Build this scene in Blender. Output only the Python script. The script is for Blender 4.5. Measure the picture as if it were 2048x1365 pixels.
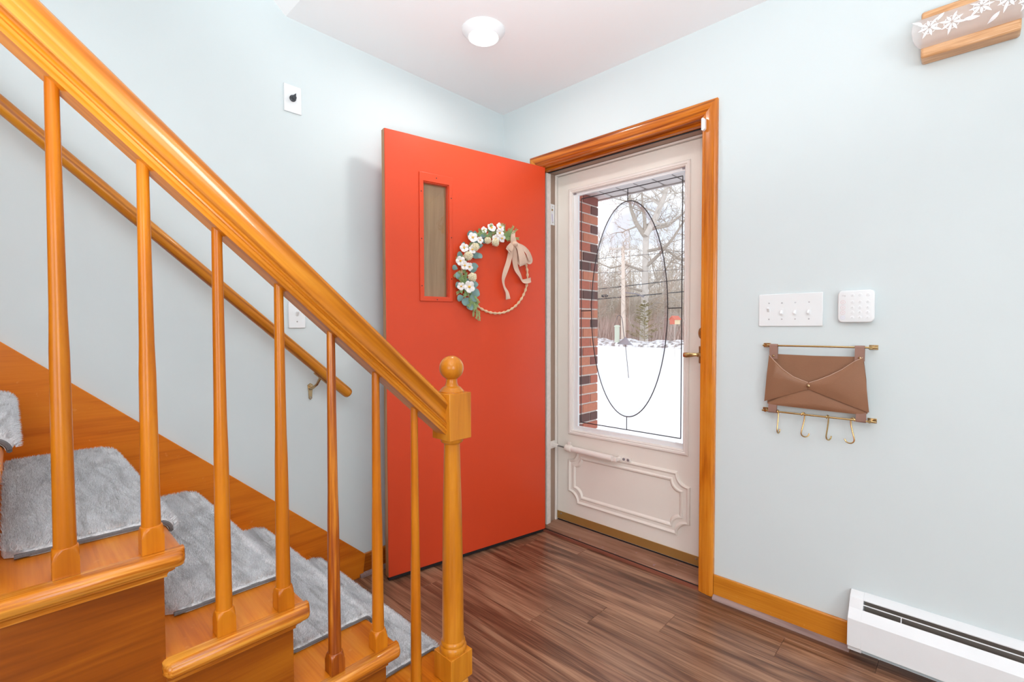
import bpy, bmesh, math, random
from mathutils import Vector, Matrix, noise
PI = math.pi
sc = bpy.context.scene
for o in list(bpy.data.objects): bpy.data.objects.remove(o)
col = sc.collection
rnd = random.Random(7)

# ------------------------------------------------------------------ camera
CAM = Vector((2.04196, -2.06715, 1.16412)); YAW, PITCH, ROLL, FPX = 0.76188, -0.028694, -0.002198, 954.05
fw = Vector((-math.sin(YAW)*math.cos(PITCH), math.cos(YAW)*math.cos(PITCH), math.sin(PITCH)))
rt = Vector((math.cos(YAW), math.sin(YAW), 0)); up = rt.cross(fw)
r2 = rt*math.cos(ROLL) + up*math.sin(ROLL); u2 = -rt*math.sin(ROLL) + up*math.cos(ROLL)
cd = bpy.data.cameras.new('camera'); cam = bpy.data.objects.new('camera', cd); col.objects.link(cam)
mw = Matrix((( r2.x, u2.x, -fw.x, CAM.x), (r2.y, u2.y, -fw.y, CAM.y), (r2.z, u2.z, -fw.z, CAM.z), (0, 0, 0, 1)))
cam.matrix_world = mw
cd.sensor_fit = 'HORIZONTAL'; cd.sensor_width = 36; cd.lens = FPX*36/2048; cd.clip_start = .02; cd.clip_end = 500
sc.camera = cam

# ------------------------------------------------------------------ view, sky, lights
sc.view_settings.view_transform = 'Standard'; sc.view_settings.look = 'None'
sc.view_settings.exposure = 0.26; sc.view_settings.gamma = 1; sc.view_settings.use_curve_mapping = False
w = bpy.data.worlds.new('sky'); sc.world = w; w.use_nodes = True
wn = w.node_tree.nodes; wl = w.node_tree.links
bg = wn['Background']; bg.inputs['Strength'].default_value = 1.8
tcw = wn.new('ShaderNodeTexCoord'); mpw = wn.new('ShaderNodeMapping'); mpw.inputs['Scale'].default_value = (2.2, 2.2, 5)
nzw = wn.new('ShaderNodeTexNoise'); nzw.inputs['Scale'].default_value = 1.6; nzw.inputs['Detail'].default_value = 4
crw = wn.new('ShaderNodeValToRGB')
crw.color_ramp.elements[0].position = .35; crw.color_ramp.elements[0].color = (.455, .475, .53, 1)
crw.color_ramp.elements[1].position = .68; crw.color_ramp.elements[1].color = (.95, .97, 1.0, 1)
wl.new(tcw.outputs['Generated'], mpw.inputs[0]); wl.new(mpw.outputs[0], nzw.inputs['Vector'])
wl.new(nzw.outputs[0], crw.inputs[0]); wl.new(crw.outputs[0], bg.inputs['Color'])

def area(name, loc, target, size, power, color=(1, 1, 1), shape='RECTANGLE', size_y=None, spread=180):
    d = bpy.data.lights.new(name, 'AREA'); d.shape = shape; d.size = size
    if size_y: d.size_y = size_y
    d.energy = power; d.color = color
    o = bpy.data.objects.new(name, d); col.objects.link(o); o.location = loc
    o.rotation_euler = (Vector(target) - Vector(loc)).to_track_quat('-Z', 'Y').to_euler()
    o['label'] = name.replace('_', ' '); o['kind'] = 'helper'
    d.spread = math.radians(spread)
    return o
area('fill_light_back', (2.9, -4.55, 1.35), (2.7, 0, 1.35), 2.0, 31, (.95, .98, 1), 'RECTANGLE', 1.5)  # added fill behind the camera; the back wall has no window
area('fill_light_side', (4.35, -2.2, 1.30), (0, -1.2, 1.0), 2.2, 52, (.95, .98, 1), 'RECTANGLE', 1.5)  # added fill from the right side, in front of a solid wall
area('fill_light_overhead', (2.7, -2.7, 2.41), (2.7, -2.7, 0), .9, 9, (1, .98, .95), 'DISK')  # unseen overhead lamp, added as general fill behind the camera
area('fill_light_upward', (2.15, -2.3, .9), (1.75, -1.85, 2.44), .6, 32, (.95, .98, 1), 'DISK', None, 106)  # unseen upward lamp, added only to brighten the ceiling
area('fill_light_stairwell', (.62, -3.0, 3.7), (.3, -1.9, 1.2), .6, 1.5, (.95, .98, 1), 'DISK')  # unseen lamp added up the stairwell to lift the left wall

# ------------------------------------------------------------------ materials
def nodes_of(m):
    m.use_nodes = True
    return m.node_tree.nodes, m.node_tree.links, m.node_tree.nodes['Principled BSDF']
def plain(name, c, rough=.5, metal=0, spec=.5, bump=0, bscale=200, coat=0, var=0, vscale=8, trans=0, emit=None):
    m = bpy.data.materials.new(name); n, l, p = nodes_of(m)
    p.inputs['Base Color'].default_value = (*c, 1); p.inputs['Roughness'].default_value = rough
    p.inputs['Metallic'].default_value = metal; p.inputs['Specular IOR Level'].default_value = spec
    p.inputs['Coat Weight'].default_value = coat; p.inputs['Coat Roughness'].default_value = .12
    tc = n.new('ShaderNodeTexCoord')
    nz = n.new('ShaderNodeTexNoise'); nz.inputs['Scale'].default_value = vscale; nz.inputs['Detail'].default_value = 5
    l.new(tc.outputs['Object'], nz.inputs['Vector'])
    mx = n.new('ShaderNodeMix'); mx.data_type = 'RGBA'
    v = var
    mx.inputs[6].default_value = (c[0]*(1-v), c[1]*(1-v), c[2]*(1-v), 1)
    mx.inputs[7].default_value = (min(1, c[0]*(1+v)), min(1, c[1]*(1+v)), min(1, c[2]*(1+v)), 1)
    l.new(nz.outputs[0], mx.inputs[0]); l.new(mx.outputs[2], p.inputs['Base Color'])
    if bump:
        nb = n.new('ShaderNodeTexNoise'); nb.inputs['Scale'].default_value = bscale; nb.inputs['Detail'].default_value = 3
        l.new(tc.outputs['Object'], nb.inputs['Vector'])
        b = n.new('ShaderNodeBump'); b.inputs['Strength'].default_value = bump; b.inputs['Distance'].default_value = .002
        l.new(nb.outputs[0], b.inputs['Height']); l.new(b.outputs[0], p.inputs['Normal'])
    if trans: p.inputs['Transmission Weight'].default_value = trans
    if emit:
        p.inputs['Emission Color'].default_value = (*emit[0], 1); p.inputs['Emission Strength'].default_value = emit[1]
    return m
def wood(name, dark, mid, light, axis='x', rough=.3, coat=.4, scale=1.0, fine=.35, wear=0, contrast=1.0, rnd_tone=.0, coord='Object', fig=0, spec=.25):
    m = bpy.data.materials.new(name); n, l, p = nodes_of(m)
    tc = n.new('ShaderNodeTexCoord'); oi = n.new('ShaderNodeObjectInfo')
    off = n.new('ShaderNodeVectorMath'); off.operation = 'SCALE'; off.inputs[0].default_value = (37, 53, 71)
    l.new(oi.outputs['Random'], off.inputs['Scale'])
    add = n.new('ShaderNodeVectorMath'); add.operation = 'ADD'
    l.new(tc.outputs[coord], add.inputs[0]); l.new(off.outputs[0], add.inputs[1])
    def mapped(long, across):
        mp = n.new('ShaderNodeMapping'); s = [across]*3; s['xyz'.index(axis)] = long
        mp.inputs['Scale'].default_value = [q*scale for q in s]; l.new(add.outputs[0], mp.inputs[0]); return mp
    m1 = mapped(1.4, 14); m2 = mapped(5, 170)
    n1 = n.new('ShaderNodeTexNoise'); n1.inputs['Scale'].default_value = 1; n1.inputs['Detail'].default_value = 6
    n1.inputs['Distortion'].default_value = 1.2; l.new(m1.outputs[0], n1.inputs['Vector'])
    n2 = n.new('ShaderNodeTexNoise'); n2.inputs['Scale'].default_value = 1; n2.inputs['Detail'].default_value = 3
    l.new(m2.outputs[0], n2.inputs['Vector'])
    mix = n.new('ShaderNodeMath'); mix.operation = 'MULTIPLY_ADD'; mix.inputs[1].default_value = fine
    sub = n.new('ShaderNodeMath'); sub.operation = 'SUBTRACT'; sub.inputs[1].default_value = .5
    l.new(n2.outputs[0], sub.inputs[0]); l.new(sub.outputs[0], mix.inputs[0]); l.new(n1.outputs[0], mix.inputs[2])
    cr = n.new('ShaderNodeValToRGB'); e = cr.color_ramp.elements
    h = .2/contrast
    e[0].position = .5-h; e[0].color = (*dark, 1); e[1].position = .5+h; e[1].color = (*light, 1)
    k = e.new(.5); k.color = (*mid, 1)
    l.new(mix.outputs[0], cr.inputs[0])
    out = cr.outputs[0]
    if fig:                                  # cathedral figure: thin darker growth lines
        m3 = mapped(.55, 6.5); wv = n.new('ShaderNodeTexWave'); wv.wave_type = 'BANDS'
        wv.bands_direction = 'Z' if axis != 'z' else 'X'
        wv.inputs['Scale'].default_value = 1.6; wv.inputs['Distortion'].default_value = 7; wv.inputs['Detail'].default_value = 2.5; wv.inputs['Detail Scale'].default_value = .9
        l.new(m3.outputs[0], wv.inputs['Vector']); cw = n.new('ShaderNodeValToRGB')
        cw.color_ramp.elements[0].position = .02; cw.color_ramp.elements[0].color = (1-fig, 1-fig*1.25, 1-fig*1.3, 1)
        cw.color_ramp.elements[1].position = .30; cw.color_ramp.elements[1].color = (1, 1, 1, 1)
        l.new(wv.outputs['Fac'], cw.inputs[0]); mf = n.new('ShaderNodeMix'); mf.data_type = 'RGBA'; mf.blend_type = 'MULTIPLY'; mf.inputs[0].default_value = 1
        l.new(out, mf.inputs[6]); l.new(cw.outputs[0], mf.inputs[7]); out = mf.outputs[2]
    if rnd_tone:
        hv = n.new('ShaderNodeHueSaturation'); mr = n.new('ShaderNodeMapRange')
        mr.inputs[3].default_value = 1-rnd_tone; mr.inputs[4].default_value = 1+rnd_tone
        l.new(oi.outputs['Random'], mr.inputs[0]); l.new(mr.outputs[0], hv.inputs['Value']); l.new(out, hv.inputs['Color']); out = hv.outputs[0]
    if wear:
        nw = n.new('ShaderNodeTexNoise'); nw.inputs['Scale'].default_value = 45; nw.inputs['Detail'].default_value = 2
        l.new(add.outputs[0], nw.inputs['Vector'])
        cw = n.new('ShaderNodeValToRGB'); cw.color_ramp.elements[0].position = .70; cw.color_ramp.elements[1].position = .76
        l.new(nw.outputs[0], cw.inputs[0]); mw_ = n.new('ShaderNodeMix'); mw_.data_type = 'RGBA'
        mw_.inputs[7].default_value = (light[0]*1.1, light[1]*1.5, light[2]*3+.05, 1)
        ml = n.new('ShaderNodeMath'); ml.operation = 'MULTIPLY'; ml.inputs[1].default_value = wear
        l.new(cw.outputs[0], ml.inputs[0]); l.new(ml.outputs[0], mw_.inputs[0]); l.new(out, mw_.inputs[6]); out = mw_.outputs[2]
    l.new(out, p.inputs['Base Color'])
    p.inputs['Roughness'].default_value = rough; p.inputs['Coat Weight'].default_value = coat; p.inputs['Coat Roughness'].default_value = .1
    p.inputs['Specular IOR Level'].default_value = spec
    b = n.new('ShaderNodeBump'); b.inputs['Strength'].default_value = .08; b.inputs['Distance'].default_value = .001
    l.new(n2.outputs[0], b.inputs['Height']); l.new(b.outputs[0], p.inputs['Normal'])
    return m

WALLC = (.67, .748, .765)
M = {}
M['wall'] = plain('pale_blue_paint', WALLC, .55, spec=.3, bump=.05, bscale=350, var=.01)
M['ceil'] = plain('white_ceiling_paint', (.875, .89, .905), .7, spec=.2, bump=.06, bscale=250)
M['white'] = plain('white_enamel', (.83, .86, .88), .35, var=.01)
M['plastic'] = plain('white_plastic', (.82, .855, .875), .3, var=.01)
M['heater'] = plain('white_painted_steel', (.82, .845, .865), .4, var=.03, vscale=14)
M['heater_dark'] = plain('dusty_grey_steel', (.17, .145, .125), .6, var=.15)
M['cream'] = plain('cream_door_paint', (.835, .795, .73), .42, var=.03, vscale=6, bump=.04, bscale=120)
M['creamlt'] = plain('light_cream_plastic', (.84, .80, .755), .38, var=.02)
M['taupe'] = plain('taupe_frame_paint', (.36, .26, .20), .6, var=.12, vscale=12)
M['chalk'] = plain('chipped_white_paint', (.78, .74, .70), .6, var=.15, vscale=60)
M['black'] = plain('black_rubber', (.012, .012, .014), .6)
M['black_plastic'] = plain('black_plastic', (.04, .045, .055), .3)
M['brass'] = plain('brass', (.62, .44, .20), .22, metal=1, var=.08, vscale=30)
M['oldbrass'] = plain('worn_brass', (.50, .36, .20), .25, metal=1, var=.2, vscale=40)
M['kick'] = plain('brass_strip', (.47, .275, .085), .42, metal=.55, var=.12, vscale=7)
M['steel'] = plain('grey_steel', (.45, .44, .44), .35, metal=1)
M['screw'] = plain('dull_screw', (.45, .43, .42), .4, metal=.8)
M['came'] = plain('dark_caming', (.045, .04, .045), .4, metal=.3)
M['leather'] = plain('brown_leather', (.275, .13, .068), .55, bump=.25, bscale=260, var=.16, vscale=9)
M['leather_lt'] = plain('pinkish_leather_strap', (.30, .165, .125), .5, bump=.2, bscale=260, var=.1)
M['leather_edge'] = plain('pale_leather_edge', (.62, .42, .32), .6)
M['petal'] = plain('white_petal', (.86, .84, .83), .6, var=.05, vscale=60)
M['pom'] = plain('cream_blossom', (.86, .80, .60), .7, var=.1, vscale=90)
M['stamen'] = plain('yellow_stamen', (.85, .48, .06), .6)
M['leaf'] = plain('eucalyptus_leaf', (.20, .34, .325), .55, var=.25, vscale=25)
M['leaf2'] = plain('green_sprig', (.27, .40, .16), .6, var=.3, vscale=60)
M['ribbon'] = plain('blush_linen_ribbon', (.72, .52, .40), .8, bump=.4, bscale=900, var=.06, vscale=40)
M['beads'] = plain('pale_wood_hoop', (.74, .53, .33), .6, var=.08, vscale=40)
M['etched'] = plain('etched_white_glass', (.92, .92, .94), .5)
M['snow'] = plain('snow', (.93, .94, .97), .7, bump=.3, bscale=3, var=.02, vscale=.4)
M['mortar'] = plain('pale_mortar', (.68, .62, .56), .9, bump=.3, bscale=300, var=.08, vscale=60)
M['soffit'] = plain('white_vented_soffit', (.56, .49, .465), .5, var=.05)
M['soffit_gap'] = plain('brown_soffit_groove', (.09, .055, .045), .7)
M['bark'] = plain('grey_brown_bark', (.44, .37, .31), .9, var=.3, vscale=6, bump=.5, bscale=30)
M['bark_pale'] = plain('pale_bark', (.66, .59, .53), .9, var=.25, vscale=2.5, bump=.5, bscale=20)
M['twig'] = plain('woodland_twigs', (.60, .51, .42), .9, var=.25, vscale=.5)
M['brush'] = plain('reddish_brush', (.64, .50, .44), .9, var=.25, vscale=.7)
M['pole'] = plain('weathered_pole', (.80, .68, .58), .85, var=.2, vscale=1.0)
M['wire'] = plain('dark_cable', (.05, .05, .055), .6)
M['cedar'] = plain('olive_foliage', (.34, .28, .11), .8, var=.4, vscale=3)
M['iron'] = plain('dark_iron', (.10, .10, .11), .5, metal=.4)
M['greymetal'] = plain('grey_baffle', (.30, .27, .29), .5, metal=.3)
M['feeder'] = plain('pale_green_feeder', (.58, .62, .50), .4, var=.06)
M['birdred'] = plain('red_roof_paint', (.62, .16, .10), .6)
M['birdtan'] = plain('tan_birdhouse', (.72, .58, .36), .6)
# varnished woods (one per grain direction)
A_d, A_m, A_l = (.38, .095, .003), (.50, .145, .005), (.59, .20, .010)
M['bal'] = wood('varnished_baluster_wood', A_d, A_m, A_l, 'z', .30, .22, fine=.3, rnd_tone=.06)
M['bal_red'] = wood('redder_baluster_wood', (.20, .035, .003), (.36, .085, .006), (.62, .22, .02), 'z', .28, .5, fine=.5, contrast=1.4)
M['rail'] = wood('varnished_rail_wood', (.40, .12, .005), (.55, .185, .010), (.66, .275, .026), 'x', .3, .25, fine=.4, contrast=1.0, fig=.35)
M['newel'] = wood('varnished_newel_wood', (.45, .14, .006), (.56, .19, .010), (.65, .26, .022), 'z', .28, .25, fine=.3, rnd_tone=.03)
M['tread'] = wood('varnished_tread_wood', (.50, .125, .004), (.64, .19, .008), (.72, .26, .020), 'x', .3, .08, fine=.4, wear=.25, fig=.15, spec=.25)
M['nosing'] = wood('varnished_nosing_wood', (.34, .085, .004), (.55, .17, .011), (.70, .30, .04), 'y', .24, .4, scale=1.4, fine=.7, contrast=1.3, fig=.2)
M['string'] = wood('dark_orange_stringer_wood', (.17, .036, .002), (.27, .064, .003), (.37, .108, .005), 'y', .34, .15, fine=.25, contrast=1.0)
M['skirt'] = wood('orange_skirt_wood', (.50, .105, .004), (.70, .19, .008), (.76, .235, .014), 'y', .45, .05, fine=.3, wear=.3, contrast=.7)
M['casing_z'] = wood('casing_wood_upright', (.48, .125, .006), (.66, .205, .012), (.73, .265, .022), 'z', .26, .4, fine=.45)
M['casing_x'] = wood('casing_wood_level', (.32, .065, .004), (.56, .145, .008), (.68, .225, .02), 'x', .26, .4, fine=.4, contrast=1.3, fig=.45)
M['base_x'] = wood('baseboard_wood', (.50, .15, .008), (.62, .22, .016), (.68, .27, .03), 'x', .3, .5, wear=.2)
M['base_y'] = wood('baseboard_wood_side', (.30, .06, .004), (.46, .12, .01), (.60, .2, .02), 'y', .3, .5, wear=.3)
M['quarter'] = wood('taupe_shoe_moulding', (.22, .14, .125), (.30, .20, .18), (.38, .27, .245), 'x', .5, .1)
M['plank'] = wood('walnut_vinyl_plank', (.120, .052, .028), (.255, .126, .072), (.40, .222, .132), 'x', .31, .1, scale=.95, fine=.6, contrast=1.25, rnd_tone=.12, fig=.3, spec=.5)
M['sillwood'] = wood('worn_threshold_wood', (.17, .085, .05), (.29, .15, .095), (.38, .22, .15), 'x', .6, 0, wear=.3)
M['sillred'] = wood('red_brown_threshold_edge', (.16, .05, .03), (.27, .09, .055), (.36, .14, .09), 'x', .6, 0)
M['lampwood'] = wood('honey_oak', (.55, .28, .12), (.70, .40, .20), (.80, .52, .30), 'x', .35, .3, scale=2.2, fine=.8)
M['dooredge'] = wood('raw_door_edge', (.33, .17, .07), (.43, .235, .11), (.52, .31, .16), 'z', .5, .05)
M['doorback'] = wood('tan_wood_panel', (.36, .22, .11), (.46, .30, .165), (.54, .38, .22), 'z', .5, .05)

def red_paint():
    m = plain('red_orange_paint', (.70, .066, .018), .36, spec=.5, var=.05, vscale=3)
    n, l, p = nodes_of(m)
    tc = n.new('ShaderNodeTexCoord'); mp = n.new('ShaderNodeMapping'); mp.inputs['Scale'].default_value = (220, 220, 12)
    nz = n.new('ShaderNodeTexNoise'); nz.inputs['Scale'].default_value = 1
    l.new(tc.outputs['Object'], mp.inputs[0]); l.new(mp.outputs[0], nz.inputs['Vector'])
    b = n.new('ShaderNodeBump'); b.inputs['Strength'].default_value = .14; b.inputs['Distance'].default_value = .001
    l.new(nz.outputs[0], b.inputs['Height']); l.new(b.outputs[0], p.inputs['Normal'])
    return m
M['red'] = red_paint()
def glass(name, tint=(.97, .98, .98), refl=.08, rough=0.0):
    m = bpy.data.materials.new(name); m.use_nodes = True; n = m.node_tree.nodes; l = m.node_tree.links
    n.remove(n['Principled BSDF']); o = n['Material Output']
    t = n.new('ShaderNodeBsdfTransparent'); t.inputs[0].default_value = (*tint, 1)
    g = n.new('ShaderNodeBsdfGlossy'); g.inputs['Roughness'].default_value = rough
    lw = n.new('ShaderNodeLayerWeight'); lw.inputs[0].default_value = .35
    mu = n.new('ShaderNodeMath'); mu.operation = 'MULTIPLY_ADD'; mu.inputs[1].default_value = .35; mu.inputs[2].default_value = refl*.4
    l.new(lw.outputs['Fresnel'], mu.inputs[0])
    x = n.new('ShaderNodeMixShader'); l.new(mu.outputs[0], x.inputs[0]); l.new(t.outputs[0], x.inputs[1]); l.new(g.outputs[0], x.inputs[2])
    l.new(x.outputs[0], o.inputs[0]); return m
M['glass'] = glass('clear_pane', (.97, .98, .985), .03)
M['bevel'] = glass('bevelled_glass_edge', (.86, .86, .89), .16, .12)
M['reed'] = glass('door_light_glass', (.94, .92, .88), .12)
def frosted():
    m = bpy.data.materials.new('frosted_glass'); m.use_nodes = True; n = m.node_tree.nodes; l = m.node_tree.links
    n.remove(n['Principled BSDF']); o = n['Material Output']
    t = n.new('ShaderNodeBsdfTransparent'); t.inputs[0].default_value = (.98, .97, .97, 1)
    d = n.new('ShaderNodeBsdfDiffuse'); d.inputs[0].default_value = (.95, .94, .95, 1)
    tr = n.new('ShaderNodeBsdfTranslucent'); tr.inputs[0].default_value = (.9, .9, .9, 1)
    a = n.new('ShaderNodeMixShader'); a.inputs[0].default_value = .4; l.new(d.outputs[0], a.inputs[1]); l.new(tr.outputs[0], a.inputs[2])
    b = n.new('ShaderNodeMixShader'); b.inputs[0].default_value = .38; l.new(t.outputs[0], b.inputs[1]); l.new(a.outputs[0], b.inputs[2])
    l.new(b.outputs[0], o.inputs[0]); return m
M['frost'] = frosted()
def brick_mat(name, c, v=.2):
    return plain(name, c, .85, var=v, vscale=45, bump=.5, bscale=220)
M['brick_red'] = brick_mat('red_brick', (.44, .145, .095)); M['brick_or'] = brick_mat('orange_brick', (.52, .205, .125))
M['brick_dark'] = brick_mat('dark_brick', (.115, .07, .062)); M['brick_wine'] = brick_mat('wine_brick', (.22, .085, .07))
def pile_mat():
    m = bpy.data.materials.new('grey_plush_pile'); n, l, p = nodes_of(m)
    p.inputs['Roughness'].default_value = .85; p.inputs['Specular IOR Level'].default_value = .15
    p.inputs['Sheen Weight'].default_value = .25
    tc = n.new('ShaderNodeTexCoord'); nz = n.new('ShaderNodeTexNoise'); nz.inputs['Scale'].default_value = 400; nz.inputs['Detail'].default_value = 2
    l.new(tc.outputs['Object'], nz.inputs['Vector'])
    cr = n.new('ShaderNodeValToRGB'); cr.color_ramp.elements[0].position = .3; cr.color_ramp.elements[0].color = (.595, .62, .645, 1)
    cr.color_ramp.elements[1].position = .7; cr.color_ramp.elements[1].color = (.84, .865, .89, 1)
    l.new(nz.outputs[0], cr.inputs[0])
    mp = n.new('ShaderNodeMapping'); mp.inputs['Scale'].default_value = (4, 34, 34); l.new(tc.outputs['Object'], mp.inputs[0])
    oi = n.new('ShaderNodeObjectInfo'); ad = n.new('ShaderNodeVectorMath'); ad.operation = 'ADD'; l.new(mp.outputs[0], ad.inputs[0]); l.new(oi.outputs['Location'], ad.inputs[1])
    n3 = n.new('ShaderNodeTexNoise'); n3.inputs['Scale'].default_value = 1.0; n3.inputs['Detail'].default_value = 5; n3.inputs['Roughness'].default_value = .65; n3.inputs['Distortion'].default_value = 1.5
    l.new(ad.outputs[0], n3.inputs['Vector']); c3 = n.new('ShaderNodeValToRGB'); c3.color_ramp.elements[0].position = .36; c3.color_ramp.elements[0].color = (.70, .695, .69, 1)
    c3.color_ramp.elements[1].position = .52; c3.color_ramp.elements[1].color = (1, 1, 1, 1); l.new(n3.outputs[0], c3.inputs[0])
    mu = n.new('ShaderNodeMix'); mu.data_type = 'RGBA'; mu.blend_type = 'MULTIPLY'; mu.inputs[0].default_value = 1; l.new(cr.outputs[0], mu.inputs[6]); l.new(c3.outputs[0], mu.inputs[7])
    l.new(mu.outputs[2], p.inputs['Base Color']); return m
M['pile'] = pile_mat()
M['binding'] = plain('dark_grey_binding', (.16, .16, .165), .8, bump=.6, bscale=700, var=.2, vscale=200)
M['lens'] = plain('lamp_lens', (.9, .9, .9), .4, emit=((1, .98, .95), 3.0))
M['ink'] = plain('grey_print', (.50, .50, .52), .6); M['ink_red'] = plain('red_print', (.75, .42, .45), .6); M['ink_blue'] = plain('blue_print', (.62, .62, .85), .6)
M['purple'] = plain('purple_mark', (.42, .32, .62), .6)

# ------------------------------------------------------------------ mesh builder
class B:
    def __init__(s): s.v = []; s.f = []
    def add(s, vs, fs):
        k = len(s.v); s.v += [tuple(q) for q in vs]; s.f += [tuple(i+k for i in q) for q in fs]; return s
    def box(s, x0, x1, y0, y1, z0, z1):
        return s.add([(x0,y0,z0),(x1,y0,z0),(x1,y1,z0),(x0,y1,z0),(x0,y0,z1),(x1,y0,z1),(x1,y1,z1),(x0,y1,z1)],
                     [(0,3,2,1),(4,5,6,7),(0,1,5,4),(1,2,6,5),(2,3,7,6),(3,0,4,7)])
    def prism(s, poly, o, ax, ay, an, d):
        """poly (2D) in plane (o, ax, ay), extruded by d along an"""
        o, ax, ay, an = map(Vector, (o, ax, ay, an)); n = len(poly)
        a = [o+ax*p[0]+ay*p[1] for p in poly]; b = [q+an*d for q in a]
        return s.add(a+b, [tuple(range(n-1,-1,-1)), tuple(range(n,2*n))]+[(i,(i+1)%n,n+(i+1)%n,n+i) for i in range(n)])
    def loft(s, rings, closed=True, caps=True, loop=False):
        n = len(rings[0]); vs = [p for r in rings for p in r]; fs = []
        m = len(rings)
        for j in range(m if loop else m-1):
            for i in range(n if closed else n-1):
                a, b = j*n+i, j*n+(i+1)%n; c, d = ((j+1)%m)*n+(i+1)%n, ((j+1)%m)*n+i
                fs.append((a,b,c,d))
        if caps and closed and not loop:
            fs += [tuple(range(n-1,-1,-1)), tuple(range((m-1)*n, m*n))]
        return s.add(vs, fs)
    def tube(s, pts, r, n=8, loop=False, caps=True):
        pts = [Vector(p) for p in pts]; m = len(pts); rr = r if isinstance(r,(list,tuple)) else [r]*m
        rings = []; ref = None
        for i in range(m):
            a = pts[(i-1)%m] if (loop or i>0) else pts[0]; b = pts[(i+1)%m] if (loop or i<m-1) else pts[-1]
            t = (b-a).normalized()
            if ref is None: ref = Vector((0,0,1)) if abs(t.z)<.9 else Vector((1,0,0))
            u = (ref - t*ref.dot(t)).normalized(); v = t.cross(u); ref = u
            rings.append([pts[i]+(u*math.cos(2*PI*k/n)+v*math.sin(2*PI*k/n))*rr[i] for k in range(n)])
        return s.loft(rings, True, caps, loop)
    def lathe(s, prof, c=(0,0,0), axis=(0,0,1), n=24):
        c = Vector(c); t = Vector(axis).normalized(); u = t.orthogonal().normalized(); v = t.cross(u)
        rings = [[c+t*h+(u*math.cos(2*PI*k/n)+v*math.sin(2*PI*k/n))*max(r,1e-5) for k in range(n)] for r,h in prof]
        return s.loft(rings)
    def ball(s, c, r, n=10, sz=1.0):
        return s.lathe([(r*math.sin(PI*i/n), -r*sz*math.cos(PI*i/n)) for i in range(n+1)], c, (0,0,1), 2*n)
def mesh_of(name, b, mat, bevel=0, seg=2, smooth=35):
    me = bpy.data.meshes.new(name); me.from_pydata(b.v, [], b.f)
    bm = bmesh.new(); bm.from_mesh(me)
    bmesh.ops.recalc_face_normals(bm, faces=bm.faces)
    if bevel:
        es = [e for e in bm.edges if len(e.link_faces)==2 and e.calc_face_angle(0) > .5]
        for f in bm.faces: f.smooth = False
        for f in bmesh.ops.bevel(bm, geom=es, offset=bevel, segments=seg, profile=.5, affect='EDGES', clamp_overlap=True)['faces']: f.smooth = True
    bm.to_mesh(me); bm.free()
    if smooth and not bevel:
        me.polygons.foreach_set('use_smooth', [True]*len(me.polygons)); me.set_sharp_from_angle(angle=math.radians(smooth))
    me.materials.append(mat); return me
ORG = {}
def place(o, parent):
    col.objects.link(o)
    if parent is not None: o.parent = parent
def part(name, b, mat, parent=None, bevel=0, seg=2, smooth=35, kind=None, label=None, local=False):
    """a mesh object; b holds world coordinates (or, with local=True, the parent's own)"""
    if parent is not None and not local:
        o0 = ORG.get(parent.name, Vector()); b2 = B(); b2.f = b.f; b2.v = [tuple(Vector(q)-o0) for q in b.v]; b = b2
    o = bpy.data.objects.new(name, mesh_of(name, b, mat, bevel, seg, smooth)); place(o, parent)
    if parent is not None: ORG[o.name] = ORG.get(parent.name, Vector())
    if kind: o['kind'] = kind
    if label: o['label'] = label
    return o
def thing(name, label=None, cat=None, loc=(0,0,0), rz=0, group=None, kind=None):
    o = bpy.data.objects.new(name, None); col.objects.link(o); o.location = loc; o.rotation_euler = (0,0,rz)
    o.empty_display_size = .1; ORG[o.name] = Vector(loc)
    tag(o, label, cat, group, kind); return o
def tag(o, label=None, cat=None, group=None, kind=None):
    if label: o['label'] = label
    if cat: o['category'] = cat
    if group: o['group'] = group
    if kind: o['kind'] = kind
    return o
def struct(name, b, mat, **k):
    o = part(name, b, mat, **k); o['kind'] = 'structure'; return o
def copy_tree(o, parent=None):
    c = o.copy(); col.objects.link(c); c.parent = parent; ORG[c.name] = ORG.get(o.name, Vector())
    for ch in list(o.children): copy_tree(ch, c)
    return c

# ------------------------------------------------------------------ room shell
H = 2.44; XE, YB = 4.4, -4.6
OX0, OX1, OZ = .291, 1.207, 2.06           # door opening
b = B(); b.box(-.15, XE, YB, .02, -.12, -.012)
floor = struct('floor', b, M['quarter'], smooth=0)
pl = B(); pl.box(0, 1.2194, 0, .1444, -.012, 0)
pm = mesh_of('plank', pl, M['plank'], bevel=.0007, seg=1)
row0 = -.675; W_ = .145
for r in range(-28, 5):
    y = row0 + r*W_
    if y + W_ < YB or y > 0: continue
    off = {0: .81, 1: .98, 2: 1.21, 3: .35, 4: .62, -1: .30, -2: .12}.get(r, rnd.random()*1.22)
    x = off - 1.22*math.ceil(off/1.22)
    while x < XE:
        x1 = x + 1.2194; a0, a1 = max(x, 0), min(x1, XE); yb0, yb1 = max(y, YB), min(y+.1444, 0.0)
        if a1-a0 > .02 and yb1-yb0 > .005:
            if a1-a0 > 1.219 and yb1-yb0 > .144: me = pm
            else:
                q = B(); q.box(0, a1-a0, 0, yb1-yb0, -.012, 0); me = mesh_of('plank', q, M['plank'], bevel=.0007, seg=1)
            o = bpy.data.objects.new('plank', me); place(o, floor); o.location = (a0, yb0, 0)
        x += 1.22
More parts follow.
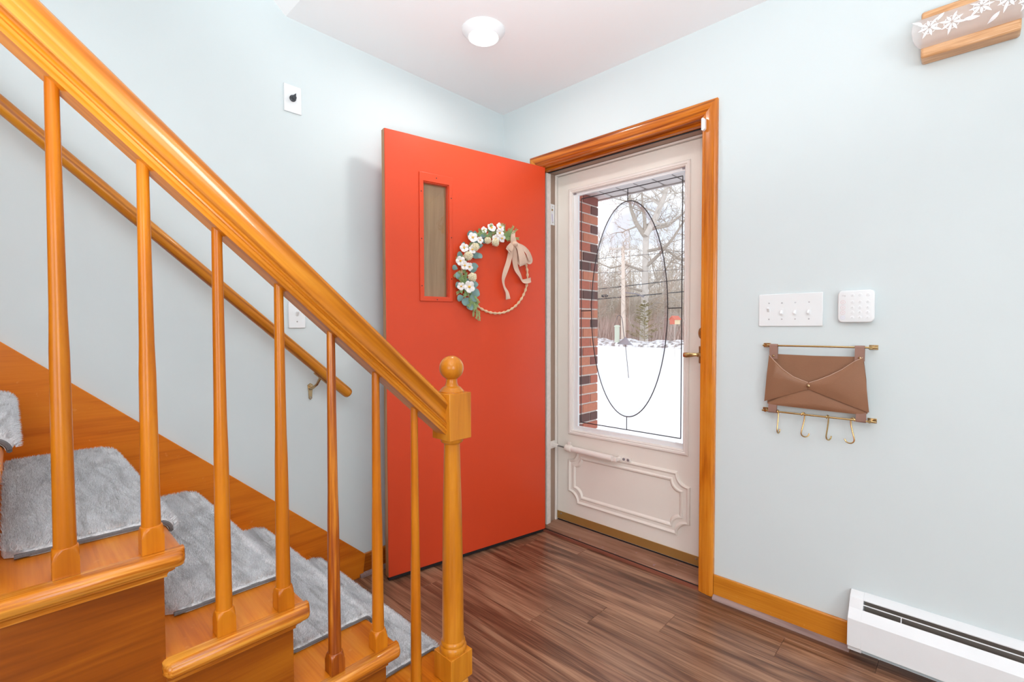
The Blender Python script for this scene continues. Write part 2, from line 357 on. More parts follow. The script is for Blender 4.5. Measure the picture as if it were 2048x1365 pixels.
# left wall: full height beside the stairwell
b = B(); b.prism([(YB,0),(.15,0),(.15,H),(-1.262,H),(-1.262,H+.1),(-3.6,H+2.2),(YB,H+2.2)], (-.15,0,0), (0,1,0), (0,0,1), (1,0,0), .15)
struct('wall_left', b, M['wall'], smooth=0)
b = B(); b.box(0, OX0, 0, .15, 0, H); b.box(OX1, XE, 0, .15, 0, H); b.box(OX0, OX1, 0, .15, OZ, H)
struct('wall_front', b, M['wall'], smooth=0)
b = B(); b.box(-.15, XE+.15, YB-.15, YB, 0, H+2.2); struct('wall_back', b, M['wall'], smooth=0)
b = B(); b.box(XE, XE+.15, YB, .15, 0, H); struct('wall_right', b, M['wall'], smooth=0)
SX = 1.06
b = B(); b.box(-.0, XE, -1.264, .15, H, H+.1); b.box(SX, XE, YB, -1.264, H, H+.1)
struct('ceiling', b, M['ceil'], smooth=0)
b = B(); b.prism([(-1.264,H),(-3.6,H+2.0),(-3.6,H+2.1),(-1.264,H+.1)], (0,0,0), (0,1,0), (0,0,1), (1,0,0), SX)
b.box(0, SX, YB, -3.6, H+2.0, H+2.1)
struct('ceiling', b, M['ceil'], smooth=0)
b = B(); b.prism([(-1.264,H+.1),(-3.6,H+2.1),(YB,H+2.1),(YB,H+.1)], (SX,0,0), (0,1,0), (0,0,1), (1,0,0), .1)
struct('wall_stair', b, M['wall'], smooth=0)

# ------------------------------------------------------------------ door casing, jamb, threshold
def casing_profile():
    # (across 0 = inner edge .. .065 outer edge, thickness)
    return [(0,0),(0,.008),(.003,.0105),(.010,.0115),(.013,.0115),(.016,.014),(.030,.0155),(.042,.0185),(.052,.019),(.060,.018),(.065,.014),(.065,0)]
CP = casing_profile()
cas = thing('trim_1', 'varnished orange wood casing moulded around the front doorway', 'trim', (OX0, 0, 0), kind='structure')
def cas_leg(x, sgn, z0, z1):
    b = B(); r0 = [(x+sgn*a, -t, z0) for a, t in CP]; r1 = [(x+sgn*a, -t, z1+a) for a, t in CP]; b.loft([r0, r1]); return b
part('side_casing', cas_leg(OX0, -1, 0, OZ-.003), M['casing_z'], cas)
part('side_casing', cas_leg(OX1, 1, .004, OZ-.003), M['casing_z'], cas)
b = B(); b.loft([[(OX0-a, -t, OZ-.003+a) for a, t in CP], [(OX1+a, -t, OZ-.003+a) for a, t in CP]])
part('head_casing', b, M['casing_x'], cas)
jam = thing('trim_2', 'door jamb with varnished inner edge and taupe outer half', 'trim', (OX0, .05, 0), kind='structure')
b = B(); b.box(OX0, OX1, .0, .030, OZ-.004, OZ+.0); part('head_jamb', b, M['casing_x'], jam)
b = B(); b.box(OX0, OX1, .030, .058, OZ-.016, OZ); part('head_stop', b, M['casing_x'], jam, bevel=.002)
b = B(); b.box(OX0, OX1, .058, .066, OZ-.020, OZ); part('weatherstrip', b, M['black'], jam)
b = B(); b.box(OX0, OX1, .066, .18, OZ-.013, OZ); part('head_brickmould', b, M['taupe'], jam)
b = B(); b.box(OX0-.012, OX0, .0, .052, 0, OZ); part('side_jamb', b, M['chalk'], jam)
b = B(); b.box(OX0-.012, OX0+.012, .046, .081, .02, OZ-.02); part('side_stop', b, M['chalk'], jam, bevel=.002, label='chipped white painted stop')
b = B(); b.box(OX0-.012, OX0+.002, .081, .18, .02, OZ-.014); part('side_brickmould', b, M['taupe'], jam)
b = B(); b.box(OX1-.002, OX1+.012, .0, .18, .0, OZ); part('side_jamb', b, M['casing_z'], jam)
b = B(); b.box(OX0+.001, OX0+.006, .086, .124, 1.755, 1.875); jp = part('jamb_plate', b, M['plastic'], jam, bevel=.002, label='white plate with a purple scuff screwed to the left jamb')
for z in (1.77, 1.86):
    b = B(); b.lathe([(.004,0),(.003,.002)], (OX0+.006, .105, z), (1,0,0), 10); part('screw', b, M['screw'], jp)
b = B(); b.prism([(.102,1.775),(.106,1.775),(.102,1.815),(.097,1.82)], (OX0+.0061,0,0), (0,1,0), (0,0,1), (1,0,0), .0004); part('purple_scuff', b, M['purple'], jp)
b = B(); b.box(OX0+.004, OX0+.012, .094, .10, 1.835, 1.845); part('latch_pin', b, M['oldbrass'], jp)
sill = thing('trim_3', 'worn brown wooden threshold under the cream storm door', 'threshold', (OX0, 0, 0), kind='structure')
b = B(); b.prism([(.012,.0),(.012,.017),(.022,.020),(.19,.030),(.19,0)], (OX0,0,0), (0,1,0), (0,0,1), (1,0,0), OX1-OX0); part('sill_board', b, M['sillwood'], sill, bevel=.001)
b = B(); b.box(OX0, OX1, -.0015, .0115, 0, .011); part('sill_edge', b, M['sillred'], sill, label='red brown front edge of the threshold')
b = B(); b.box(OX0, OX1, .0115, .0145, 0, .0155); part('sill_groove', b, M['black'], sill)

# baseboards
bb = struct('baseboard_front', B().box(1.2725, 1.757, -.013, 0, .0, .1), M['base_x'], bevel=.003)
q = [(0,0)]+[(-.017*math.cos(i*PI/12), .017*math.sin(i*PI/12)) for i in range(7)]
b = B(); b.prism(q, (1.2745,-.013,0), (0,1,0), (0,0,1), (1,0,0), .482); part('quarter_round', b, M['quarter'], bb)
b = B(); b.box(2.95, XE, -.013, 0, 0, .1); struct('baseboard_front', b, M['base_x'], bevel=.003)
bb = struct('baseboard_left', B().prism([(-.955,.0),(-.01,.0),(-.01,.1),(-.945,.1)], (0,0,0), (0,1,0), (0,0,1), (1,0,0), .013), M['base_y'], bevel=.002)
b = B(); b.prism([(-u_, v_) for u_, v_ in q], (.013,-.975,0), (1,0,0), (0,0,1), (0,1,0), .96); part('quarter_round', b, M['quarter'], bb)
b = B(); b.box(.013, .225, -.013, 0, 0, .1); struct('baseboard_front', b, M['base_x'], bevel=.003)

# ------------------------------------------------------------------ red door (open), local frame: x hinge->free, y out towards the room, z up
DW, DT, DZ0, DZ1 = .9155, .035, .02, 2.054
red = thing('door_1', 'red orange front door standing open against the stair wall', 'door', (.326, -.006, 0), math.atan2(-.98158, -.19107), kind='structure')
wx0, wx1, wz0, wz1 = .916-.337, .916-.164, 1.289, 1.891       # window frame outer
ix0, ix1, iz0, iz1 = .916-.319, .916-.184, 1.308, 1.851       # inner
def frame_mesh(x0,x1,z0,z1, X0,X1,Z0,Z1, ya, yb):
    b = B(); o = [(x0,z0),(x1,z0),(x1,z1),(x0,z1)]; i = [(X0,Z0),(X1,Z0),(X1,Z1),(X0,Z1)]
    vs = [(p[0],ya,p[1]) for p in o]+[(p[0],ya,p[1]) for p in i]+[(p[0],yb,p[1]) for p in o]+[(p[0],yb,p[1]) for p in i]
    fs = []
    for k in range(4):
        j = (k+1)%4
        fs += [(k,j,4+j,4+k),(8+k,12+k,12+j,8+j),(k,8+k,8+j,j),(4+k,4+j,12+j,12+k)]
    return b.add(vs, fs)
b = frame_mesh(-.008, DW-.0005, DZ0, DZ1, ix0, ix1, iz0, iz1, -DT, 0)
part('slab', b, M['red'], red, bevel=.0025, local=True)
b = B(); b.box(DW-.0004, DW+.0008, -DT+.0005, -.003, DZ0+.001, DZ1-.001); part('edge_strip', b, M['dooredge'], red, local=True, label='unpainted tan door edge')
b = B(); b.box(-.0088, -.0076, -DT+.001, -.003, DZ0+.002, DZ1-.002); part('edge_strip', b, M['chalk'], red, local=True)
b = B(); b.box(.004, DW-.004, -DT+.006, -.006, .004, DZ0+.001); part('door_sweep', b, M['black'], red, local=True, label='black sweep under the door')
wf = part('window_frame', frame_mesh(wx0,wx1,wz0,wz1, ix0,ix1,iz0,iz1, 0, .007), M['red'], red, bevel=.002, local=True)
part('window_recess', frame_mesh(ix0-.002,ix1+.002,iz0-.002,iz1+.002, ix0+.004,ix1-.004,iz0+.004,iz1-.004, -.022, -.0005), M['red'], red, local=True)
for (x, z) in [(ix0-.011,1.40),(ix0-.011,1.60),(ix0-.011,1.79),(ix1+.011,1.36),(ix1+.011,1.58),(ix1+.011,1.80),((ix0+ix1)/2,wz0+.008),((ix0+ix1)/2,wz1-.018)]:
    b = B(); b.lathe([(.0028,0),(.0028,.0006),(.0012,.0007)], (x,.007,z), (0,1,0), 10); part('screw', b, M['ink_dark'] if 'ink_dark' in M else M['black'], wf, local=True)
b = B(); b.box(ix0+.003, ix1-.003, -.023, -.019, iz0+.003, iz1-.003); part('glass_pane', b, M['reed'], red, local=True)
b = B(); b.box(ix0-.001, ix1+.001, -DT+.001, -.0255, iz0-.001, iz1+.001); part('inner_panel', b, M['doorback'], red, local=True, label='tan wood panel behind the small pane')
for z in (.25, 1.05, 1.82):
    b = B(); b.lathe([(.0055,0),(.0055,.09)], (.000,-.040,z), (0,0,1), 12); b.box(-.003,.0, -.040,-.006, z, z+.09); part('hinge', b, M['oldbrass'], red, local=True)
b = B(); b.lathe([(.026,0),(.026,.004),(.012,.006),(.010,.03),(.024,.036),(.027,.05),(.02,.062),(.0,.064)], (.916-.06,-DT,.98), (0,-1,0), 20); part('door_knob', b, M['oldbrass'], red, local=True)

# ------------------------------------------------------------------ storm door
YS = .14
sd = thing('door_2', 'cream storm door with leaded oval glass and ornate lower panel', 'door', (.75, YS+.015, 0), kind='structure')
sx0, sx1, sz0, sz1 = .306, 1.197, .034, 2.034
gx0, gx1, gz0, gz1 = .405, 1.076, .567, 1.930
part('door_frame', frame_mesh(OX0+.003,OX1-.003,.008,2.046, sx0-.003,sx1+.003,.018,sz1+.003, YS-.012, YS+.035), M['creamlt'], sd, bevel=.0015)
part('slab', frame_mesh(sx0,sx1,sz0,sz1, gx0,gx1,gz0,gz1, YS, YS+.035), M['cream'], sd, bevel=.003)
def rect_ring(ins): return [(gx0+ins,gz0+ins),(gx1-ins,gz0+ins),(gx1-ins,gz1-ins),(gx0+ins,gz1-ins)]
b = B(); prof = [(-.018,.0),(-.018,-.004),(-.012,-.008),(-.004,-.008),(.0,-.004),(.004,-.006),(.008,-.002),(.010,.02)]
b.loft([[(x, YS+d, z) for x, z in rect_ring(i)] for i, d in prof], True, False)
part('glass_moulding', b, M['creamlt'], sd, smooth=20)
part('inner_sash', frame_mesh(gx0,gx1,gz0,gz1, gx0+.037,gx1-.016,gz0+.032,gz1-.024, YS+.012, YS+.028), M['white'], sd, bevel=.002)
for x in (gx0+.002, gx1-.026):
    b = B(); b.box(x, x+.024, YS+.006, YS+.013, gz1-.016, gz1-.006); part('sash_clip', b, M['greymetal'], sd)
b = B(); b.box(gx1-.05, gx1-.014, YS+.006, YS+.013, gz0+.030, gz0+.036); part('sash_latch', b, M['white'], sd)
px0, px1, pz0, pz1 = gx0+.03, gx1-.010, gz0+.026, gz1-.018
b = B(); b.box(px0, px1, YS+.019, YS+.023, pz0, pz1); part('glass_pane', b, M['glass'], sd, smooth=0)
cx, cz, ra, rb = .7525, 1.256, .2235, .564; yc = YS+.0185
def seg_tube(pts, r=.0025): return B().tube(pts, r, 6)
part('oval_came', B().tube([(cx+ra*math.cos(t), yc, cz+rb*math.sin(t)) for t in [2*PI*i/96 for i in range(96)]], .0026, 6, True), M['came'], sd)
rx0, rx1, rz0, rz1 = .460, 1.047, .623, 1.885
for p0, p1 in [((rx0,rz0),(rx1,rz0)),((rx1,rz0),(rx1,rz1)),((rx1,rz1),(rx0,rz1)),((rx0,rz1),(rx0,rz0)),((cx,rz1),(cx,cz+rb)),((cx,rz0),(cx,cz-rb)),((rx0,cz),(cx-ra,cz)),((rx1,cz),(cx+ra,cz))]:
    part('came', seg_tube([(p0[0],yc,p0[1]),(p1[0],yc,p1[1])]), M['came'], sd)
N = 96; b = B()
rings = [[(cx+(ra-i)*math.cos(2*PI*k/N), y, cz+(rb-i*1.1)*math.sin(2*PI*k/N)) for k in range(N)] for i, y in ((.001,YS+.0188),(.003,YS+.0165),(.017,YS+.0186))]
b.loft(rings, True, False); part('glass_bevel', b, M['bevel'], sd)
# ornate panel
def notch(i, rr):
    x0, x1, z0, z1 = .386+i, 1.106-i, .154+i, .466-i; pts = []
    for (X, Z, a0) in ((x0,z0,90),(x1,z0,180),(x1,z1,270),(x0,z1,0)):
        for k in range(9):
            a = math.radians(a0 - k*90/8); pts.append((X+rr*math.cos(a), Z+rr*math.sin(a)))
    return pts
b = B(); rg = []
for i, d, rr in ((0,.0,.064),(.003,-.008,.063),(.010,-.011,.060),(.016,-.007,.058),(.020,-.004,.057),(.034,-.004,.054),(.040,-.010,.052),(.046,-.009,.050),(.054,-.001,.048)):
    rg.append([(x, YS+d, z) for x, z in notch(i, rr)])
b.loft(rg, True, False); part('panel_moulding', b, M['cream'], sd, smooth=28)
b = B(); b.box(sx0+.001, sx1-.001, YS-.004, YS-.0005, sz0+.004, .083); ks = part('kick_strip', b, M['kick'], sd, bevel=.001, label='brass coloured bottom strip')
for x in (sx0+.03, sx1-.06):
    b = B(); b.lathe([(.005,0),(.004,.002)], (x,YS-.004,.070), (0,-1,0), 10); part('screw', b, M['steel'], ks)
b = B(); b.box(sx0+.001, sx1-.001, YS+.002, YS+.03, .024, sz0+.004); part('sweep', b, M['black'], sd)
# handle and lock
b = B(); b.lathe([(.0,0),(.012,.0),(.012,.003),(.009,.006)], (1.147, YS, 1.135), (0,-1,0), 24)
lk = part('lock_rose', B().prism([(.013*math.cos(t)+0, .026*math.sin(t)) for t in [2*PI*i/24 for i in range(24)]], (1.150, YS-.005, 1.135), (1,0,0), (0,0,1), (0,1,0), .005), M['oldbrass'], sd, bevel=.002)
b = B(); b.lathe([(.010,0),(.009,.006),(.004,.008)], (1.150, YS-.005, 1.135), (0,-1,0), 16); b.box(1.148,1.152,YS-.022,YS-.011,1.124,1.146); part('thumb_turn', b, M['brass'], lk)
hd = part('handle_plate', B().box(1.140, 1.160, YS-.005, YS, .995, 1.075), M['oldbrass'], sd, bevel=.003)
b = B(); b.lathe([(.010,0),(.008,.018),(.010,.02),(.010,.03),(.0,.032)], (1.150, YS-.005, 1.036), (0,-1,0), 16)
pts = [(1.150,YS-.028,1.036),(1.135,YS-.036,1.036),(1.115,YS-.038,1.034),(1.095,YS-.036,1.033),(1.080,YS-.034,1.033)]
b.loft([[(p[0], p[1]+s_*.5*math.cos(t), p[2]+s_*math.sin(t)) for t in [2*PI*k/12 for k in range(12)]] for p, s_ in zip(pts, (.007,.008,.010,.0125,.010))])
part('lever', b, M['brass'], hd)
# pneumatic closer
cl = part('closer', B().tube([(.425,YS-.034,.4745),(.700,YS-.034,.4695)], .0165, 20), M['creamlt'], sd, label='cream pneumatic closer tube')
b = B(); b.lathe([(.0175,0),(.0195,.004),(.0195,.040),(.0175,.044)], (.392,YS-.034,.475), (1,0,-.018), 20); part('end_cap', b, M['cream'], cl)
b = B(); b.tube([(.318,YS-.034,.4765),(.395,YS-.034,.475)], .0045, 10); part('piston_rod', b, M['steel'], cl)
b = B(); b.box(OX0+.001, OX0+.007, YS-.056, YS-.014, .455, .498); b.box(OX0+.005, .335, YS-.042, YS-.026, .468, .485); part('jamb_bracket', b, M['creamlt'], cl, bevel=.0015)
b = B(); b.box(.408, .428, YS-.036, YS-.030, .49, .512); part('hold_open_tab', b, M['creamlt'], cl, bevel=.001)
b = B(); b.box(.700, .728, YS-.044, YS-.024, .459, .480); b.box(.722, .792, YS-.014, YS-.0005, .462, .484); b.box(.716,.736,YS-.03,YS-.01,.464,.48); cb = part('door_bracket', b, M['creamlt'], cl, bevel=.0015)
for x in (.755, .780):
    b = B(); b.lathe([(.0075,0),(.006,.004),(.0,.005)], (x,YS-.014,.473), (0,-1,0), 12); part('screw', b, M['greymetal'], cb)

# door contact sensor
b = B(); b.prism([(1.2095,2.0),(1.2165,1.996),(1.2255,2.003),(1.2255,2.043),(1.2165,2.051),(1.2095,2.048)], (0,-.030,0), (1,0,0), (0,0,1), (0,1,0), .017)
tag(part('door_sensor', b, M['plastic'], bevel=.0015), 'small white door sensor stuck on the orange casing at its upper right corner', 'sensor')

# ------------------------------------------------------------------ staircase
R_, RUN, YN = .194, .2188, -1.206
NT = 8
def yn(k): return YN - RUN*(k-1)
st = thing('staircase', 'orange varnished wooden staircase climbing along the left wall', 'staircase', (.53, -1.2, 0))
for k in range(1, NT+1):
    z = R_*k; y0 = yn(k); yb = yn(k+1)-.030
    # board with half-round nose
    pr = [(yb, z-.030), (yb, z)] + [(y0-.015+.015*math.cos(PI/2-i*PI/8), z-.015+.015*math.sin(PI/2-i*PI/8)) for i in range(9)]
    b = B(); b.prism(pr, (.019,0,0), (0,1,0), (0,0,1), (1,0,0), 1.030-.019)
    td = part('tread', b, M['tread'], st)
    ringp = [(0,-.030),(0,0)]+[(.016+.015*math.cos(PI/2-i*PI/8), -.015+.015*math.sin(PI/2-i*PI/8)) for i in range(9)]
    rings = []
    ye = yb-.006
    for yy, inset in ((y0-.0155,0),(y0-.0155,0),(ye+.010,0),(ye+.004,.004),(ye,.011)):
        rings.append([(1.030+max(0,px-inset), yy, z+ (pz if inset==0 else -.015+(pz+.015)*(1-inset*30))) for px, pz in ringp])
    # rounded front end
    ends = []
    for i in range(5):
        a = i*PI/8; ends.append([(1.030+px*math.cos(a)**.7 if i<4 else 1.030, y0-.0155+.0155*math.sin(a), z-.015+(pz+.015)*1.0) for px, pz in ringp])
    rings = list(reversed(ends))[1:] + rings[2:]
    b = B(); b.loft(rings); part('nosing', b, M['nosing'], td, smooth=40)
    cv = [(0,0),(.014,0),(.014,-.004),(.011,-.007),(.006,-.010),(.004,-.014),(.004,-.018),(0,-.018)]
    b = B(); b.loft([[(1.030+c[0], yn(k)-.030+c[0], z-.030+c[1]) for c in cv], [(1.030+c[0], yb, z-.030+c[1]) for c in cv]])
    b.loft([[(.019, yn(k)-.030+c[0], z-.030+c[1]) for c in cv], [(1.030+c[0], yn(k)-.030+c[0], z-.030+c[1]) for c in cv]])
    part('cove_moulding', b, M['nosing'], td, smooth=50)
    b = B(); b.box(.019, 1.014, yn(k)-.045, yn(k)-.030, z-R_+.0005, z-.030); part('riser', b, M['tread'], st)
poly = []
for k in range(1, NT+1):
    poly += [(yn(k)-.030, R_*(k-1) if k > 1 else 0), (yn(k)-.030, R_*k-.030)]
# close down to floor
pts = [(yn(1)-.030, 0)]
for k in range(1, NT+1):
    pts += [(yn(k)-.030, R_*k-.0302), (yn(k+1)-.030, R_*k-.0302)]
pts += [(yn(NT+1)-.030, 0)]
b = B(); b.prism(pts, (1.014,0,0), (0,1,0), (0,0,1), (1,0,0), .016); part('stringer', b, M['string'], st, smooth=0, label='darker orange side panel under the treads')
sl = .894
b = B(); b.prism([(-.958,.0),(-.945,.1015),(-4.2,.1015+sl*3.255),(-4.2,0)], (0.0005,0,0), (0,1,0), (0,0,1), (1,0,0), .018); part('skirt_board', b, M['skirt'], st, bevel=.002)

# balustrade
XR = 1.021
rl = thing('stair_railing', 'orange wooden stair railing with ball topped newel post', 'railing', (XR, -1.24, .194))
def bal_mesh(ztop):
    b = B(); s = .016; zb = .042; K = 6
    def sh(z, f):                         # lamb's-tongue shoulder: corners come in first
        out = []
        for i in range(48):
            t = 2*PI*i/48; c, d = math.cos(t), math.sin(t); r = min(s/max(abs(c),abs(d)), .0226-(.0226-.0142)*f)
            out.append((r*c, r*d, z))
        return out
    rings = [sh(0,0)] + [sh(zb-.014+.0175*math.sin(q_*PI/2), q_) for q_ in (0,.1,.2,.32,.45,.6,.75,.88,1)]
    for i in range(1, 13):
        f = i/12; r = .0140 - .0053*f - .0012*math.sin(PI*f)*(-1 if f < .5 else 1)*.4
        zz = zb+.0035+(ztop-zb-.0035)*f
        rings.append([(r*math.cos(2*PI*k/48), r*math.sin(2*PI*k/48), zz) for k in range(48)])
    b.loft(rings); return b
def rail_z(y): return .890 + .8925*(-1.289 - y)        # underside of rail
bi = 0
for k in range(1, 7):
    for j, dy in enumerate((-.045, -.1545)):
        if k == 1 and j == 0: continue
        y = yn(k)+dy; zt = rail_z(y)-R_*k+.012
        mt = M['bal_red'] if (k == 2 and j == 1) else M['bal']
        me = mesh_of('baluster', bal_mesh(zt), mt, smooth=30)
        o = bpy.data.objects.new('baluster', me); place(o, rl); o.location = Vector((XR, y, R_*k+.0006)) - Vector((XR, -1.24, .194))
        if mt is M['bal_red']: o['label'] = 'redder brown baluster'
nx, ny, s = XR, -1.2375, .0378
def blk(z0, z1): return B().box(nx-s, nx+s, ny-s, ny+s, z0, z1)
nw = part('newel_post', blk(.1946, .268), M['newel'], rl, bevel=.0015)
part('newel_block', blk(.861, .987), M['newel'], nw, bevel=.0015)
b = B(); b.lathe([(.036,.268),(.0375,.274),(.0375,.280),(.035,.285),(.0335,.287),(.0345,.291),(.0335,.296),(.0305,.300),(.0298,.36),(.0285,.50),(.026,.66),(.0228,.80),(.0218,.845),(.0225,.846),(.029,.850),(.031,.854),(.031,.861)], (nx,ny,0), (0,0,1), 32)
part('newel_column', b, M['newel'], nw)
prof = [(.034,.987),(.034,.991),(.031,.994),(.027,.998),(.026,1.000),(.019,1.004),(.0155,1.012),(.015,1.022)]
rbll = .0335; zc = 1.0535
prof += [(rbll*math.sin(t), zc-rbll*math.cos(t)) for t in [math.radians(a) for a in range(27, 181, 9)]]
part('newel_ball', B().lathe(prof, (nx,ny,0), (0,0,1), 36), M['newel'], nw)
# handrail: moulded section swept along the slope (own frame so that the grain follows it)
def handrail():
    sec = [(-.0225,0),(.0225,0),(.0225,.005),(.025,.0075),(.0255,.012),(.022,.0145),(.0205,.016),(.022,.0185),(.0255,.0205),(.0255,.0235),(.0215,.028),(.0195,.036),(.0200,.044),(.0225,.051),(.0265,.0565),(.0285,.0595),(.0290,.064),(.0270,.069),(.0215,.0730),(.0120,.0757),(0,.0765)]
    sec = sec[1:] + [(-x, y) for x, y in reversed(sec[1:-1])]
    L = 2.2; th = math.atan(.8925)
    b = B(); rings = []
    for i in range(2):
        rings.append([(i*L, x, y) for x, y in sec])
    b.loft(rings)
    me = mesh_of('handrail', b, M['rail'], smooth=25)
    o = bpy.data.objects.new('handrail', me); place(o, rl)
    # local x runs up the stairs (-Y,+Z), local y = +X, local z = up-normal
    ex = Vector((0, -math.cos(th), math.sin(th))); ey = Vector((1,0,0)); ez = ex.cross(ey)
    if ez.z < 0: ez = -ez; 
    m = Matrix(((ex.x,ey.x,ez.x,0),(ex.y,ey.y,ez.y,0),(ex.z,ey.z,ez.z,0),(0,0,0,1)))
    y0 = ny - s + .004
    m.translation = Vector((XR+.0005, y0, rail_z(y0))) - ORG[rl.name]
    o.matrix_local = m
    return o
handrail()

# wall handrail
wr = thing('wall_handrail', 'slim round orange handrail on brass bracket along the stair wall', 'handrail', (.07, -1.04, .867))
p0 = Vector((.07,-1.040,.867)); p1 = Vector((.07,-3.6,.867+.894*2.56)); d = (p1-p0).normalized()
L = (p1-p0).length; th = math.atan(.894)
b = B(); rings = []
for xx, rr in ((0,.003),(.002,.011),(.006,.017),(.013,.0205),(.022,.0215),(L,.0215)):
    rings.append([(xx, rr*math.cos(2*PI*k/24), rr*1.04*math.sin(2*PI*k/24)) for k in range(24)])
b.loft(rings); o = bpy.data.objects.new('rail', mesh_of('rail', b, M['rail'], smooth=40)); place(o, wr)
ex = d; ey = Vector((1,0,0)); ez = ey.cross(ex); ez = ez if ez.z > 0 else -ez
o.matrix_local = Matrix(((ex.x,ey.x,ez.x,0),(ex.y,ey.y,ez.y,0),(ex.z,ey.z,ez.z,0),(0,0,0,1)))
for yb_ in (-1.187, -2.75):
    zb_ = .867+.894*(-1.04-yb_)-.108
    b = B(); b.prism([(-.012,.028),(0,.036),(.012,.028),(.008,-.004),(.007,-.030),(0,-.036),(-.007,-.030),(-.008,-.004)], (.0005,yb_,zb_), (0,1,0), (0,0,1), (1,0,0), .005)
    br = part('bracket', b, M['oldbrass'], wr, bevel=.001)
    b = B(); b.tube([(.005,yb_,zb_+.014),(.03,yb_,zb_+.018),(.052,yb_+.008,zb_+.034),(.066,yb_+.014,zb_+.062),(.070,yb_+.016,zb_+.075)], [.008,.006,.0055,.006,.006], 10)
    b.box(.062,.078,yb_-.006,yb_+.05, zb_+.0,zb_+.0001)
    b2 = B(); b2.tube([(.005,yb_,zb_+.014),(.03,yb_,zb_+.018),(.052,yb_+.008,zb_+.034),(.066,yb_+.014,zb_+.058),(.070,yb_+.016,zb_+.074)], [.008,.006,.0055,.006,.006], 10)
    part('bracket_arm', b2, M['oldbrass'], br)
    b3 = B(); b3.tube([(.07, yb_+.045, zb_+.037),(.07, yb_-.010, zb_+.037+.894*.055)], .006, 8); part('bracket_saddle', b3, M['oldbrass'], br)
    for zz in (-.026, .020):
        b = B(); b.lathe([(.004,0),(.003,.0025)], (.0055,yb_,zb_+zz), (1,0,0), 10); part('screw', b, M['screw'], br)

# stair mats
def mat_profile():
    pts = [(-.226,.0)]; 
    for i in range(1, 15): pts.append((-.226+.211*i/14, 0))
    for i in range(1, 9): a = i*math.radians(82)/8; pts.append((-.015+.0162*math.sin(a), -.0162+.0162*math.cos(a)))
    return pts
MP = mat_profile(); MX0, MX1 = .100, .898
def mat_base(t):
    """slab following the profile, t thick outwards"""
    b = B(); n = len(MP); nrm = []
    for i in range(n):
        a = MP[max(0,i-1)]; c = MP[min(n-1,i+1)]; tx, tz = c[0]-a[0], c[1]-a[1]; l_ = math.hypot(tx,tz); nrm.append((-tz/l_, tx/l_))
    nx_ = 40; rows = []
    cr = .035
    for j in range(nx_+1):
        x = MX0+(MX1-MX0)*j/nx_; rows.append(x)
    top, bot = [], []
    for j, x in enumerate(rows):
        e = min(x-MX0, MX1-x)
        for i in range(n):
            edge = min(1, e/.012); endf = min(1, i/1.0, (n-1-i)/1.0)
            tt = t*(.55+.45*min(edge, endf)); 
            y, z = MP[i]; 
            # rounded back corners
            if e < cr and i < 4: y = max(y, -.226 + cr - math.sqrt(max(0, cr*cr-(cr-e)**2)))
            wob = .0025*noise.noise(Vector((x*14, y*30, z*30)))
            top.append((x, y+nrm[i][0]*(tt+wob), z+nrm[i][1]*(tt+wob))); bot.append((x, y+nrm[i][0]*.001, z+nrm[i][1]*.001))
    m = nx_+1; vs = top+bot; o_ = m*n; fs = []
    for j in range(m-1):
        for i in range(n-1):
            a = j*n+i; fs.append((a,a+1,a+n+1,a+n)); fs.append((o_+a,o_+a+n,o_+a+n+1,o_+a+1))
    for j in range(m-1):
        for i in (0, n-1):
            a = j*n+i; fs.append((a,a+n,o_+a+n,o_+a))
    for i in range(n-1):
        for j in (0, m-1):
            a = j*n+i; fs.append((a,a+1,o_+a+1,o_+a))
    return b.add(vs, fs), nrm
def mat_pile(count=52000):
    b = B(); n = len(MP); rr = random.Random(3); cum = [0]
    for i in range(1, n): cum.append(cum[-1]+math.hypot(MP[i][0]-MP[i-1][0], MP[i][1]-MP[i-1][1]))
    tot = cum[-1]; vs, fs = [], []
    for q_ in range(count):
        sgm = rr.random()*tot; i = 1
        while cum[i] < sgm: i += 1
        f = (sgm-cum[i-1])/(cum[i]-cum[i-1]); y = MP[i-1][0]+(MP[i][0]-MP[i-1][0])*f; z = MP[i-1][1]+(MP[i][1]-MP[i-1][1])*f
        tx, tz = MP[i][0]-MP[i-1][0], MP[i][1]-MP[i-1][1]; l_ = math.hypot(tx,tz); ty_, tz_ = tx/l_, tz/l_; ny_, nz_ = -tz_, ty_
        x = MX0+.003+rr.random()*(MX1-MX0-.006); e = min(x-MX0, MX1-x)
        if e < .035 and y < -.226+.035-math.sqrt(max(0,.035**2-(.035-e)**2)): continue
        N1 = noise.noise(Vector((x*5.0, sgm*16, 3.1))); N2 = noise.noise(Vector((x*9.0, sgm*30, 9.7)))
        lean = .9*N1+.5*N2 + rr.gauss(0,.32); side = .5*noise.noise(Vector((x*6, sgm*12, 21.)))+rr.gauss(0,.3)
        h = .0100*(.75+.5*rr.random()); h0 = .0135
        bx, by, bz = x, y+ny_*h0, z+nz_*h0
        dx, dt, dn = side*.8, lean*.9, .75
        dl = math.sqrt(dx*dx+dt*dt+dn*dn); dx, dt, dn = dx/dl*h, dt/dl*h, dn/dl*h
        tipx, tipy, tipz = bx+dx, by+ty_*dt+ny_*dn, bz+tz_*dt+nz_*dn
        a = rr.random()*PI; wd = .0011
        ox, ot = math.cos(a)*wd, math.sin(a)*wd
        k = len(vs); vs += [(bx-ox, by-ty_*ot, bz-tz_*ot), (bx+ox, by+ty_*ot, bz+tz_*ot), (tipx, tipy, tipz)]; fs.append((k,k+1,k+2))
    b.v = vs; b.f = fs; return b
mb, nrm_ = mat_base(.017)
pile_me = bpy.data.meshes.new('pile'); pb = mat_pile(); pile_me.from_pydata(pb.v, [], pb.f); pile_me.materials.append(M['pile'])
base_me = mesh_of('backing', mb, M['pile'], smooth=60)
bb_ = B()
